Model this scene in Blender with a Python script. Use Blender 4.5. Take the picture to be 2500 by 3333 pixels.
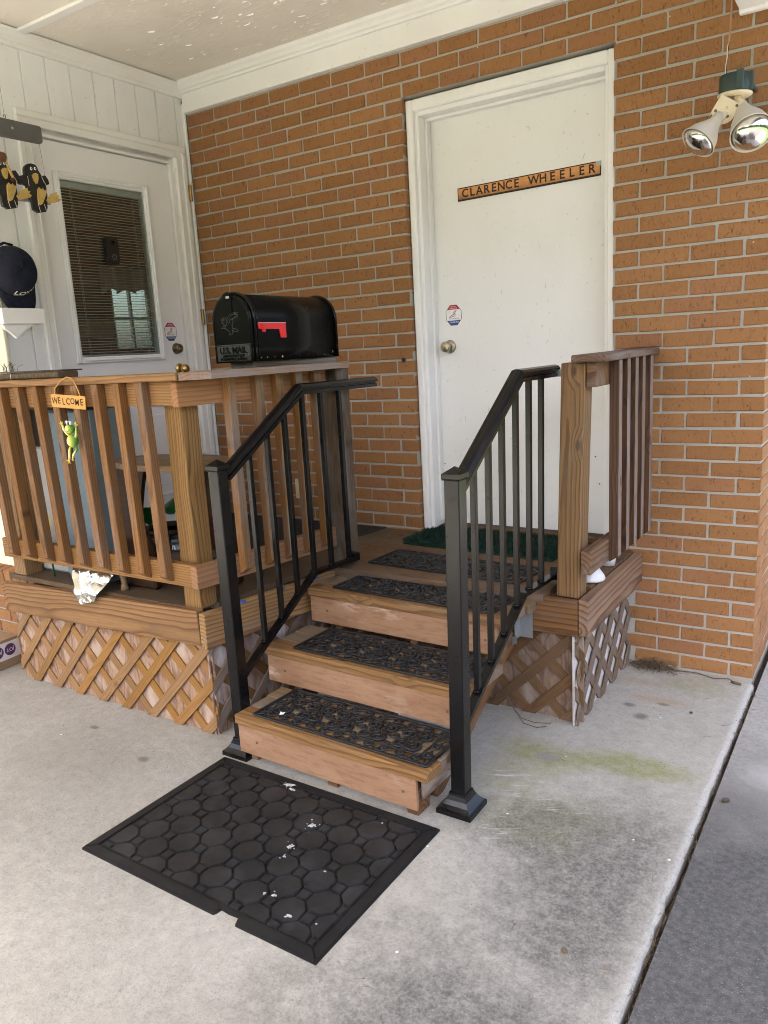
import bpy, bmesh, math, random
from mathutils import Vector, Matrix
random.seed(7)
for o in list(bpy.data.objects): bpy.data.objects.remove(o)
scene = bpy.context.scene
COL = scene.collection
R = math.radians
# ------------------------------------------------------------------ camera
cam_d = bpy.data.cameras.new('camera'); cam = bpy.data.objects.new('camera', cam_d); COL.objects.link(cam)
cam_d.sensor_fit = 'HORIZONTAL'; cam_d.sensor_width = 36.0; cam_d.lens = 36.0*2523.73/2500.0
cam_d.clip_start = 0.05; cam_d.clip_end = 1000
def cam_axes(yaw, pit, rol):
    cy, sy, cp, sp = math.cos(yaw), math.sin(yaw), math.cos(pit), math.sin(pit)
    f = Vector((-sy*cp, cy*cp, sp)); r = Vector((cy, sy, 0)); u = r.cross(f)
    cr, sr = math.cos(rol), math.sin(rol)
    return cr*r+sr*u, -sr*r+cr*u, f
cr_, cu_, cf_ = cam_axes(0.585791, -0.206128, -0.0562086)
cam.matrix_world = Matrix(((cr_.x, cu_.x, -cf_.x, 0.429796), (cr_.y, cu_.y, -cf_.y, -3.440056), (cr_.z, cu_.z, -cf_.z, 1.480247), (0, 0, 0, 1)))
scene.camera = cam
# ------------------------------------------------------------------ sky, sun, exposure
SUN_EL, SUN_AZ = R(62), R(176)          # azimuth measured from +Y clockwise (towards +X)
world = bpy.data.worlds.new('World'); scene.world = world; world.use_nodes = True
wn = world.node_tree; bg = wn.nodes['Background']
sky = wn.nodes.new('ShaderNodeTexSky'); sky.sky_type = 'NISHITA'; sky.sun_disc = False
sky.sun_elevation = SUN_EL; sky.sun_rotation = SUN_AZ; sky.altitude = 100
sky.air_density = 0.8; sky.dust_density = 6.5; sky.ozone_density = 0.1
wn.links.new(sky.outputs[0], bg.inputs[0]); bg.inputs[1].default_value = 0.15
sun_d = bpy.data.lights.new('sun', 'SUN'); sun = bpy.data.objects.new('sun', sun_d); COL.objects.link(sun)
sun_d.energy = 3.2; sun_d.angle = R(1.5); sun_d.color = (1.0, 0.95, 0.875)
sdir = Vector((math.sin(SUN_AZ)*math.cos(SUN_EL), math.cos(SUN_AZ)*math.cos(SUN_EL), math.sin(SUN_EL)))
sun.rotation_euler = sdir.to_track_quat('Z', 'Y').to_euler()
scene.view_settings.view_transform = 'Standard'; scene.view_settings.look = 'None'
scene.view_settings.gamma = 1.0; scene.view_settings.use_curve_mapping = False
scene.view_settings.exposure = 2.92
scene.render.engine = 'CYCLES'
scene.cycles.max_bounces = 6; scene.cycles.diffuse_bounces = 4; scene.cycles.glossy_bounces = 3; scene.cycles.transmission_bounces = 4; scene.cycles.transparent_max_bounces = 6
scene.cycles.use_adaptive_sampling = True; scene.cycles.adaptive_threshold = 0.02
scene.cycles.use_denoising = True; scene.cycles.filter_width = 1.0
scene.render.resolution_x = 768; scene.render.resolution_y = 1024
# ------------------------------------------------------------------ object helpers
LOC = {}
def T(x, y=None, z=None): return Matrix.Translation(Vector(x) if y is None else Vector((x, y, z)))
def RX(a): return Matrix.Rotation(a, 4, 'X')
def RY(a): return Matrix.Rotation(a, 4, 'Y')
def RZ(a): return Matrix.Rotation(a, 4, 'Z')
def frame(o, ex, ey, ez):
    ex, ey, ez = Vector(ex), Vector(ey), Vector(ez)
    return Matrix(((ex.x, ey.x, ez.x, o[0]), (ex.y, ey.y, ez.y, o[1]), (ex.z, ey.z, ez.z, o[2]), (0, 0, 0, 1)))
def onX(x, y=0, z=0): return frame((x, y, z), (0, 1, 0), (0, 0, 1), (1, 0, 0))    # local (u,v,w) -> (+y, +z, +x)
def onY(y, x=0, z=0): return frame((x, y, z), (1, 0, 0), (0, 0, 1), (0, -1, 0))   # local (u,v,w) -> (+x, +z, -y)
def tag(o, label=None, cat=None, group=None, kind=None):
    if label: o['label'] = label
    if cat: o['category'] = cat
    if group: o['group'] = group
    if kind: o['kind'] = kind
    return o
def thing(name, loc, label, cat, group=None, rot=0.0, kind=None):
    o = bpy.data.objects.new(name, None); COL.objects.link(o); o.location = loc; o.rotation_euler = (0, 0, rot)
    o.empty_display_size = 0.05
    LOC[o] = Vector(loc)
    return tag(o, label, cat, group, kind)
def add(name, me, mat, parent=None, M=None):
    M = M or Matrix.Identity(4)
    o = bpy.data.objects.new(name, me); COL.objects.link(o)
    if mat is not None and len(me.materials) == 0: me.materials.append(mat)
    elif mat is not None and me.materials[0] != mat:
        o.material_slots[0].link = 'OBJECT'; o.material_slots[0].material = mat
    if parent is None:
        o.matrix_world = M; LOC[o] = None
    else:
        o.parent = parent
        if parent.type == 'EMPTY' and parent.parent is None:
            o.matrix_basis = T(-LOC[parent]) @ M; LOC[o] = LOC[parent]
        elif LOC.get(parent) is None:      # a single-mesh thing
            o.matrix_parent_inverse = parent.matrix_basis.inverted(); o.matrix_basis = M; LOC[o] = None
        else:
            o.matrix_parent_inverse = parent.matrix_basis.inverted()
            o.matrix_basis = T(-LOC[parent]) @ M; LOC[o] = LOC[parent]
    return o
# ------------------------------------------------------------------ mesh helpers
def mesh(name, verts, faces, smooth=False):
    me = bpy.data.meshes.new(name); me.from_pydata([tuple(v) for v in verts], [], faces); me.update()
    if smooth:
        for p in me.polygons: p.use_smooth = True
    return me
def fixn(me):
    bm = bmesh.new(); bm.from_mesh(me); bmesh.ops.recalc_face_normals(bm, faces=bm.faces); bm.to_mesh(me); bm.free(); return me
BOXC = {}
def box_mesh(L, W, H, b=0.0025, jit=0.0, var=0):
    key = (round(L, 4), round(W, 4), round(H, 4), b, jit, var)
    if key in BOXC: return BOXC[key]
    bm = bmesh.new(); bmesh.ops.create_cube(bm, size=1.0)
    for v in bm.verts: v.co = Vector((v.co.x*L, v.co.y*W, v.co.z*H))
    b = min(b, 0.45*min(L, W, H))
    if b > 0: bmesh.ops.bevel(bm, geom=list(bm.edges), offset=b, segments=1, affect='EDGES')
    if jit:
        rr = random.Random(hash(key) & 0xffff)
        for v in bm.verts: v.co += Vector([rr.uniform(-jit, jit) for _ in range(3)])
    me = bpy.data.meshes.new('board'); bm.to_mesh(me); bm.free(); BOXC[key] = me
    return me
def fresh(me):
    """a private copy (its own material slot)"""
    m2 = me.copy(); m2.materials.clear(); return m2
MATBOX = {}
def mbox(mat, L, W, H, b=0.0025, jit=0.0, var=0):
    k = (mat.name, round(L, 4), round(W, 4), round(H, 4), b, jit, var)
    if k not in MATBOX: MATBOX[k] = fresh(box_mesh(L, W, H, b, jit, var)); MATBOX[k].materials.append(mat)
    return MATBOX[k]
def board(name, parent, a, b, w, t, mat, up=(0, 0, 1), bev=0.0025):
    """a board whose length runs a->b; w = width across, t = thickness along up (local X, Y, Z)"""
    a, b, up = Vector(a), Vector(b), Vector(up)
    d = b-a; L = d.length; ex = d/L; ey = up.cross(ex).normalized(); ez = ex.cross(ey)
    return add(name, mbox(mat, L, w, t, bev), mat, parent, frame((a+b)/2, ex, ey, ez))
def boxo(name, parent, x0, x1, y0, y1, z0, z1, mat, b=0.0025):
    return add(name, mbox(mat, x1-x0, y1-y0, z1-z0, b), mat, parent, T((x0+x1)/2, (y0+y1)/2, (z0+z1)/2))
def prism(poly, t, bev=0.0, smooth=False):
    """polygon in local XY extruded from z=0 to z=t"""
    A = sum(poly[i][0]*poly[(i+1) % len(poly)][1]-poly[(i+1) % len(poly)][0]*poly[i][1] for i in range(len(poly)))
    if A < 0: poly = poly[::-1]
    n = len(poly)
    bm = bmesh.new()
    lo = [bm.verts.new((p[0], p[1], 0)) for p in poly]; hi = [bm.verts.new((p[0], p[1], t)) for p in poly]
    bm.faces.new(lo[::-1]); top = bm.faces.new(hi)
    for i in range(n): bm.faces.new((lo[i], lo[(i+1) % n], hi[(i+1) % n], hi[i]))
    if bev > 0: bmesh.ops.bevel(bm, geom=list(top.edges), offset=bev, segments=2, affect='EDGES')
    me = bpy.data.meshes.new('prism'); bm.to_mesh(me); bm.free()
    if smooth:
        for p in me.polygons: p.use_smooth = True
    return me
def lathe(prof, n=24, smooth=True):
    vs, fs = [], []
    for (r, z) in prof:
        for k in range(n):
            a = 2*math.pi*k/n; vs.append((r*math.cos(a), r*math.sin(a), z))
    for i in range(len(prof)-1):
        for k in range(n):
            fs.append((i*n+k, i*n+(k+1) % n, (i+1)*n+(k+1) % n, (i+1)*n+k))
    fs.append(tuple(range(n))[::-1]); fs.append(tuple((len(prof)-1)*n+k for k in range(n)))
    return fixn(mesh('lathe', vs, fs, smooth))
def tube_data(path, r, n=6, flat=1.0, closed=False):
    P = [Vector(p) for p in path]; m = len(P); vs, fs = [], []
    rad = r if isinstance(r, (list, tuple)) else [r]*m
    t0 = (P[1]-P[0]).normalized()
    ref = Vector((0, 0, 1)) if abs(t0.z) < 0.9 else Vector((0, 1, 0))
    nrm = t0.cross(ref).normalized()
    for i in range(m):
        if closed: t = (P[(i+1) % m]-P[i-1]).normalized()
        else: t = (P[min(i+1, m-1)]-P[max(i-1, 0)]).normalized()
        nrm = (nrm-t*nrm.dot(t)).normalized(); bi = t.cross(nrm)
        for k in range(n):
            a = 2*math.pi*k/n
            vs.append(P[i]+rad[i]*(math.cos(a)*nrm+math.sin(a)*flat*bi))
    for i in range(m if closed else m-1):
        j = (i+1) % m
        for k in range(n): fs.append((i*n+k, i*n+(k+1) % n, j*n+(k+1) % n, j*n+k))
    if not closed:
        fs.append(tuple(range(n))[::-1]); fs.append(tuple((m-1)*n+k for k in range(n)))
    return vs, fs
def tube(path, r, n=6, smooth=True, flat=1.0, closed=False):
    v, f = tube_data(path, r, n, flat, closed); return fixn(mesh('tube', v, f, smooth))
class Joined:
    def __init__(s): s.v, s.f = [], []
    def put(s, v, f, M=None):
        o = len(s.v); s.v += [M @ Vector(p) if M else Vector(p) for p in v]; s.f += [tuple(i+o for i in q) for q in f]
    def put_mesh(s, me, M=None): s.put([v.co for v in me.vertices], [tuple(p.vertices) for p in me.polygons], M)
    def build(s, smooth=False, fix=False):
        me = mesh('joined', s.v, s.f, smooth); return fixn(me) if fix else me
def sphere(rx, ry, rz, n=16, m=10):
    vs, fs = [(0, 0, -rz)], []
    for i in range(1, m):
        p = -math.pi/2+math.pi*i/m
        for k in range(n):
            a = 2*math.pi*k/n; vs.append((rx*math.cos(p)*math.cos(a), ry*math.cos(p)*math.sin(a), rz*math.sin(p)))
    vs.append((0, 0, rz)); top = len(vs)-1
    for k in range(n): fs.append((0, 1+(k+1) % n, 1+k)); fs.append((top, 1+(m-2)*n+k, 1+(m-2)*n+(k+1) % n))
    for i in range(m-2):
        for k in range(n): fs.append((1+i*n+k, 1+i*n+(k+1) % n, 1+(i+1)*n+(k+1) % n, 1+(i+1)*n+k))
    return mesh('sphere', vs, fs, True)
def text_mesh(body, size, extrude=0.0005, align='CENTER', spacing=1.0, bold=0.0):
    cu = bpy.data.curves.new('t', 'FONT'); cu.body = body; cu.size = size; cu.extrude = extrude; cu.align_x = align
    cu.align_y = 'CENTER'; cu.space_character = spacing; cu.resolution_u = 3; cu.offset = bold
    ob = bpy.data.objects.new('t', cu); COL.objects.link(ob); bpy.context.view_layer.update()
    me = bpy.data.meshes.new_from_object(ob.evaluated_get(bpy.context.evaluated_depsgraph_get()))
    bpy.data.objects.remove(ob); me.materials.clear(); return me
def xform(me, M):
    me.transform(M); return me
def sweep(path, prof):
    """path in a plane x=const: [(y,z)], profile [(dx, dn)] with n = normal to the path in the y-z plane; mitred"""
    P = [Vector(p) for p in path]; vs, fs = [], []
    nrm = []
    for i in range(len(P)-1):
        d = (P[i+1]-P[i]).normalized(); nrm.append(Vector((-d.y, d.x)))
    for i, p in enumerate(P):
        if i == 0: n = nrm[0]
        elif i == len(P)-1: n = nrm[-1]
        else:
            n = (nrm[i-1]+nrm[i]).normalized(); n = n/max(0.3, n.dot(nrm[i]))
        for (dx, dn) in prof: vs.append((dx, p.x+n.x*dn, p.y+n.y*dn))
    m = len(prof)
    for i in range(len(P)-1):
        for k in range(m): fs.append((i*m+k, i*m+(k+1) % m, (i+1)*m+(k+1) % m, (i+1)*m+k))
    fs.append(tuple(range(m))); fs.append(tuple((len(P)-1)*m+k for k in range(m))[::-1])
    return fixn(mesh('sweep', vs, fs))
# ------------------------------------------------------------------ material helpers
def nd(nt, typ, ins=None, **props):
    n = nt.nodes.new(typ)
    for k, v in props.items(): setattr(n, k, v)
    for k, v in (ins or {}).items():
        if isinstance(v, bpy.types.NodeSocket): nt.links.new(v, n.inputs[k])
        else: n.inputs[k].default_value = v
    return n
def mth(nt, op, a, b=None, c=None, clamp=False):
    n = nt.nodes.new('ShaderNodeMath'); n.operation = op; n.use_clamp = clamp
    for i, v in enumerate((a, b, c)):
        if v is None: continue
        if isinstance(v, bpy.types.NodeSocket): nt.links.new(v, n.inputs[i])
        else: n.inputs[i].default_value = v
    return n.outputs[0]
def c4(c): return (c[0], c[1], c[2], 1.0)
def mixc(nt, fac, a, b, blend='MIX'):
    n = nt.nodes.new('ShaderNodeMix'); n.data_type = 'RGBA'; n.blend_type = blend; n.clamp_factor = True
    for i, v in ((0, fac), (6, a), (7, b)):
        if isinstance(v, bpy.types.NodeSocket): nt.links.new(v, n.inputs[i])
        else: n.inputs[i].default_value = v if i == 0 else c4(v)
    return n.outputs[2]
def ramp(nt, fac, stops):
    n = nt.nodes.new('ShaderNodeValToRGB'); nt.links.new(fac, n.inputs[0]); e = n.color_ramp.elements
    while len(e) < len(stops): e.new(0.5)
    for i, (p, c) in enumerate(stops):
        e[i].position = p; e[i].color = c4(c) if isinstance(c, (tuple, list)) else (c, c, c, 1)
    return n.outputs[0]
def maprange(nt, v, a, b, c=0.0, d=1.0):
    n = nd(nt, 'ShaderNodeMapRange', {0: v, 1: a, 2: b, 3: c, 4: d}); return n.outputs[0]
def newmat(name, color=(0.5, 0.5, 0.5), rough=0.6, metal=0.0, spec=0.5):
    m = bpy.data.materials.new(name); m.use_nodes = True; nt = m.node_tree; b = nt.nodes['Principled BSDF']
    b.inputs['Base Color'].default_value = c4(color); b.inputs['Roughness'].default_value = rough
    b.inputs['Metallic'].default_value = metal; b.inputs['Specular IOR Level'].default_value = spec
    return m, nt, b
def noise(nt, vec, scale, detail=4, rough=0.55, dist=0.0):
    n = nd(nt, 'ShaderNodeTexNoise', {'Scale': scale, 'Detail': detail, 'Roughness': rough, 'Distortion': dist})
    if vec is not None: nt.links.new(vec, n.inputs['Vector'])
    return n.outputs[0]
def mapv(nt, vec, sc=(1, 1, 1), loc=(0, 0, 0), rot=(0, 0, 0)):
    n = nd(nt, 'ShaderNodeMapping', {'Vector': vec, 'Scale': sc, 'Location': loc, 'Rotation': rot}); return n.outputs[0]
def wpos(nt): return nt.nodes.new('ShaderNodeNewGeometry').outputs['Position']
def ocoord(nt): return nt.nodes.new('ShaderNodeTexCoord').outputs['Object']
def orand(nt): return nt.nodes.new('ShaderNodeObjectInfo').outputs['Random']
def bump(nt, b, h, strength=0.3, dist=0.002):
    n = nd(nt, 'ShaderNodeBump', {'Height': h, 'Strength': strength, 'Distance': dist}); nt.links.new(n.outputs[0], b.inputs['Normal'])
def setc(nt, b, c): nt.links.new(c, b.inputs['Base Color'])
# ------------------------------------------------------------------ materials
def wood(name, light, dark, freq=120, ring=0.75, grey=None, gamt=0.0, rough=0.72, knots=0.5, fine=0.35, bumpd=0.0012, hue=0.12):
    light = (light[0]*0.74, light[1]*0.715, light[2]*0.63); dark = (dark[0]*0.64, dark[1]*0.615, dark[2]*0.56)
    if grey: grey = tuple(c*0.82 for c in grey)
    m, nt, b = newmat(name, light, rough, 0, 0.3)
    rnd = orand(nt); co = ocoord(nt)
    off = nd(nt, 'ShaderNodeCombineXYZ', {0: mth(nt, 'MULTIPLY', rnd, 37.0), 1: mth(nt, 'MULTIPLY', rnd, 11.0), 2: mth(nt, 'MULTIPLY', rnd, 5.0)}).outputs[0]
    p = nd(nt, 'ShaderNodeVectorMath', {0: co, 1: off}, operation='ADD').outputs[0]
    sx = nd(nt, 'ShaderNodeSeparateXYZ', {0: co})
    r2 = mth(nt, 'FRACT', mth(nt, 'MULTIPLY', rnd, 17.31)); r3 = mth(nt, 'FRACT', mth(nt, 'MULTIPLY', rnd, 91.7))
    wob = mth(nt, 'MULTIPLY', mth(nt, 'SUBTRACT', noise(nt, mapv(nt, p, (1.6, 3, 3)), 1.0, 2), 0.5), 0.045)
    tilt = mth(nt, 'MULTIPLY', sx.outputs[0], mth(nt, 'SUBTRACT', mth(nt, 'MULTIPLY', r3, 0.12), 0.06))
    ry = mth(nt, 'ADD', mth(nt, 'ADD', sx.outputs[1], mth(nt, 'MULTIPLY', mth(nt, 'SUBTRACT', r2, 0.5), 0.11)), wob)
    rz = mth(nt, 'ADD', mth(nt, 'ADD', sx.outputs[2], mth(nt, 'ADD', mth(nt, 'MULTIPLY', r3, 0.06), 0.022)), tilt)
    rad = mth(nt, 'SQRT', mth(nt, 'ADD', mth(nt, 'MULTIPLY', ry, ry), mth(nt, 'MULTIPLY', rz, rz)))
    rad = mth(nt, 'ADD', rad, mth(nt, 'MULTIPLY', noise(nt, mapv(nt, p, (5, 22, 22)), 1.0, 2), 0.010))
    # knots pull the rings round them
    vor = nd(nt, 'ShaderNodeTexVoronoi', {'Vector': mapv(nt, p, (3.6, 8, 1)), 'Scale': 1.0, 'Randomness': 1.0}, voronoi_dimensions='2D')
    gate = mth(nt, 'GREATER_THAN', nd(nt, 'ShaderNodeSeparateColor', {0: vor.outputs['Color']}).outputs[0], 0.55)
    kd = mth(nt, 'ADD', vor.outputs['Distance'], mth(nt, 'SUBTRACT', 1.0, gate))
    kmask = maprange(nt, kd, 0.02, 0.26, 1.0, 0.0)
    rad = mth(nt, 'ADD', rad, mth(nt, 'MULTIPLY', kmask, 0.03*knots))
    fr = mth(nt, 'FRACT', mth(nt, 'MULTIPLY', rad, freq*0.80))
    rings = ramp(nt, fr, [(0.0, 0.10), (0.50, 0.25), (0.82, 0.95), (0.93, 0.85), (1.0, 0.10)])
    fin = noise(nt, mapv(nt, p, (6, 190, 190)), 1.0, 3, 0.6)
    big = noise(nt, mapv(nt, p, (2.5, 9, 9)), 1.0, 3)
    col = mixc(nt, mth(nt, 'MULTIPLY', rings, min(1.0, ring*1.05)), [c*1.05 for c in light], [c*0.85 for c in dark])
    col = mixc(nt, mth(nt, 'MULTIPLY', maprange(nt, fin, 0.35, 0.75), fine), col, [c*0.42 for c in dark])
    col = mixc(nt, maprange(nt, big, 0.40, 0.75, 0.0, 0.45), col, [0.5*(a+c)*0.75 for a, c in zip(light, dark)])
    core = maprange(nt, kd, 0.045, 0.095, min(0.85, 1.1*knots), 0.0)
    col = mixc(nt, core, col, [c*0.35 for c in dark])
    if grey:
        gm = maprange(nt, noise(nt, mapv(nt, p, (3, 12, 12), (4, 2, 1)), 1.0, 4, 0.65), 0.62-0.45*gamt, 0.80-0.35*gamt)
        col = mixc(nt, mth(nt, 'MULTIPLY', gm, min(1.0, 0.45+gamt*0.55)), col, mixc(nt, fin, grey, [c*0.55 for c in grey]))
    hsv = nd(nt, 'ShaderNodeHueSaturation', {'Hue': 0.5, 'Saturation': mth(nt, 'ADD', 0.92, mth(nt, 'MULTIPLY', r2, 0.2)),
             'Value': mth(nt, 'ADD', 1.0-hue, mth(nt, 'MULTIPLY', r3, 2*hue)), 'Fac': 1.0, 'Color': col})
    setc(nt, b, hsv.outputs[0])
    bump(nt, b, mth(nt, 'MULTIPLY', fin, -1.0), 0.5, bumpd)
    return m
W_RAIL = wood('wood_rail_pine', (0.40, 0.215, 0.085), (0.20, 0.090, 0.032), 125, 0.7)
W_BAL = wood('wood_baluster', (0.345, 0.178, 0.080), (0.165, 0.077, 0.033), 150, 0.7, grey=(0.26, 0.205, 0.17), gamt=0.22, knots=0.75)
W_POST = wood('wood_post_pine', (0.40, 0.235, 0.095), (0.19, 0.093, 0.033), 105, 0.8, knots=0.6, fine=0.4)
W_POSTR = wood('wood_post_right', (0.33, 0.205, 0.11), (0.135, 0.073, 0.036), 95, 0.85, grey=(0.25, 0.20, 0.14), gamt=0.15, knots=0.7, fine=0.4)
W_FACE = wood('wood_bleached_face', (0.30, 0.235, 0.205), (0.15, 0.105, 0.088), 150, 0.7, grey=(0.38, 0.335, 0.315), gamt=0.45)
W_FACE2 = wood('wood_half_bleached', (0.36, 0.22, 0.125), (0.19, 0.10, 0.052), 150, 0.6, grey=(0.36, 0.31, 0.28), gamt=0.42)
W_FASC = wood('wood_fascia', (0.42, 0.225, 0.085), (0.20, 0.085, 0.028), 85, 0.85, grey=(0.20, 0.15, 0.11), gamt=0.05)
W_SIDE = wood('wood_side_rail', (0.46, 0.25, 0.135), (0.26, 0.115, 0.055), 70, 0.5, grey=(0.33, 0.29, 0.27), gamt=0.15)
W_SIDEB = wood('wood_side_baluster', (0.40, 0.205, 0.085), (0.20, 0.088, 0.034), 130, 0.5, grey=(0.32, 0.28, 0.26), gamt=0.38)
W_SFASC = wood('wood_side_fascia', (0.50, 0.31, 0.145), (0.24, 0.105, 0.055), 80, 0.9, grey=(0.34, 0.27, 0.24), gamt=0.15)
W_CAP = wood('wood_cap_side', (0.44, 0.27, 0.17), (0.22, 0.115, 0.07), 110, 0.7, grey=(0.36, 0.32, 0.30), gamt=0.55)
W_DARK = wood('wood_dark_stain', (0.145, 0.072, 0.042), (0.060, 0.027, 0.016), 90, 0.8, grey=(0.20, 0.16, 0.15), gamt=0.0, rough=0.6)
W_DARKCAP = wood('wood_dark_cap', (0.21, 0.13, 0.095), (0.09, 0.05, 0.036), 90, 0.6, grey=(0.36, 0.32, 0.30), gamt=0.38)
W_RRAIL = wood('wood_right_rail', (0.25, 0.135, 0.070), (0.11, 0.052, 0.027), 75, 0.85, grey=(0.30, 0.25, 0.22), gamt=0.3)
W_RFASC = wood('wood_right_fascia', (0.27, 0.145, 0.070), (0.12, 0.058, 0.028), 60, 0.85, grey=(0.25, 0.19, 0.15), gamt=0.2)
W_RSFASC = wood('wood_right_side_fascia', (0.40, 0.255, 0.175), (0.16, 0.080, 0.050), 55, 0.95, grey=(0.36, 0.30, 0.27), gamt=0.25)
W_TREAD = wood('wood_tread', (0.30, 0.205, 0.125), (0.15, 0.085, 0.045), 95, 0.5, grey=(0.28, 0.235, 0.19), gamt=0.5)
W_TREADF = wood('wood_tread_front', (0.38, 0.205, 0.075), (0.18, 0.080, 0.027), 115, 0.8, grey=(0.30, 0.24, 0.18), gamt=0.10)
W_DECK = wood('wood_deck_plank', (0.205, 0.120, 0.066), (0.10, 0.053, 0.028), 80, 0.5, grey=(0.20, 0.16, 0.12), gamt=0.3)
W_PLYDECK = wood('plywood_deck', (0.175, 0.115, 0.072), (0.095, 0.060, 0.038), 60, 0.5, grey=(0.12, 0.10, 0.075), gamt=0.35, knots=0.1)
W_GREY = wood('wood_weathered_grey', (0.30, 0.255, 0.21), (0.15, 0.12, 0.095), 120, 0.6, grey=(0.36, 0.33, 0.31), gamt=0.6)
W_FARPOST = wood('wood_far_post', (0.20, 0.135, 0.085), (0.10, 0.064, 0.040), 110, 0.6, grey=(0.36, 0.33, 0.315), gamt=0.35)
W_LATT = wood('lattice_pine', (0.42, 0.235, 0.098), (0.25, 0.120, 0.045), 140, 0.4, grey=(0.24, 0.17, 0.11), gamt=0.12, knots=0.35)
W_LATTG = wood('lattice_weathered', (0.24, 0.165, 0.115), (0.13, 0.083, 0.056), 140, 0.4, grey=(0.30, 0.25, 0.225), gamt=0.55)
W_LATTB = wood('lattice_brown', (0.22, 0.125, 0.062), (0.13, 0.070, 0.034), 140, 0.4, grey=(0.22, 0.165, 0.12), gamt=0.25)
W_TABLE = wood('wood_table_dark', (0.048, 0.020, 0.010), (0.020, 0.009, 0.005), 60, 0.5, rough=0.35)
W_TABTOP = wood('wood_table_top', (0.30, 0.20, 0.12), (0.16, 0.095, 0.055), 60, 0.5, grey=(0.30, 0.26, 0.22), gamt=0.4)

def plywood(name, a, b_, white=0.0, gcol=(0.62, 0.58, 0.56)):
    a = tuple(c*0.78 for c in a); b_ = tuple(c*0.74 for c in b_); gcol = tuple(c*0.82 for c in gcol)
    m, nt, b = newmat(name, a, 0.8, 0, 0.25); co = ocoord(nt)
    g = noise(nt, mapv(nt, co, (7, 3.0, 7)), 1.0, 3, 0.5, 0.8)
    fr = mth(nt, 'FRACT', mth(nt, 'MULTIPLY', g, 9.0))
    col = mixc(nt, ramp(nt, fr, [(0, 0.0), (0.35, 0.15), (0.6, 0.9), (0.8, 1.0), (1, 0.0)]), a, b_)
    fin = noise(nt, mapv(nt, co, (150, 9, 150)), 1.0, 3)
    col = mixc(nt, maprange(nt, fin, 0.45, 0.75, 0, 0.5), col, [c*0.45 for c in b_])
    if white: col = mixc(nt, maprange(nt, noise(nt, mapv(nt, co, (9, 3.5, 9)), 1.0, 4), 0.58-0.35*white, 0.70-0.2*white, 0, 0.9), col, gcol)
    setc(nt, b, col); bump(nt, b, fin, 0.35, 0.001); return m
PLY_FRONT = plywood('plywood_skirt', (0.46, 0.29, 0.19), (0.30, 0.165, 0.10), 0.28, (0.55, 0.42, 0.33))
PLY_GREY = plywood('plywood_skirt_brown', (0.30, 0.205, 0.145), (0.19, 0.115, 0.078), 0.2, (0.36, 0.29, 0.24))
PLY_WHITE = plywood('plywood_skirt_bleached', (0.50, 0.43, 0.39), (0.36, 0.29, 0.25), 0.75, (0.66, 0.63, 0.62))
PLY_SIDE = plywood('plywood_skirt_side', (0.36, 0.235, 0.17), (0.24, 0.13, 0.09), 0.40, (0.60, 0.55, 0.53))
def riser_mat():
    m, nt, b = newmat('plywood_riser', (0.5, 0.3, 0.2), 0.75, 0, 0.3); co = ocoord(nt); rnd = orand(nt)
    off = nd(nt, 'ShaderNodeCombineXYZ', {0: mth(nt, 'MULTIPLY', rnd, 9.0), 1: 0.0, 2: mth(nt, 'MULTIPLY', rnd, 4.0)}).outputs[0]
    p = nd(nt, 'ShaderNodeVectorMath', {0: co, 1: off}, operation='ADD').outputs[0]
    n1 = noise(nt, mapv(nt, p, (3, 5, 9)), 1.0, 5, 0.6); n2 = noise(nt, mapv(nt, p, (14, 60, 90)), 1.0, 4, 0.7)
    col = mixc(nt, maprange(nt, n1, 0.35, 0.7), (0.305, 0.180, 0.104), (0.235, 0.122, 0.065))
    col = mixc(nt, maprange(nt, n2, 0.48, 0.72, 0, 0.65), col, (0.15, 0.075, 0.038))
    n3 = noise(nt, mapv(nt, p, (9, 30, 40), (3, 1, 2)), 1.0, 5, 0.7)
    patch = mth(nt, 'MULTIPLY', maprange(nt, noise(nt, mapv(nt, p, (3.2, 3, 5), (7, 7, 1)), 1.0, 2), 0.55, 0.68), maprange(nt, n3, 0.48, 0.58))
    col = mixc(nt, mth(nt, 'MULTIPLY', patch, 0.75), col, (0.48, 0.37, 0.28))
    sp = nd(nt, 'ShaderNodeTexVoronoi', {'Vector': mapv(nt, p, (1, 1, 1)), 'Scale': 24.0}).outputs['Distance']
    col = mixc(nt, maprange(nt, sp, 0.04, 0.09, 0.7, 0.0), col, (0.14, 0.06, 0.03))
    setc(nt, b, col); bump(nt, b, n2, 0.3, 0.001); return m
RISER = riser_mat()

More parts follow.
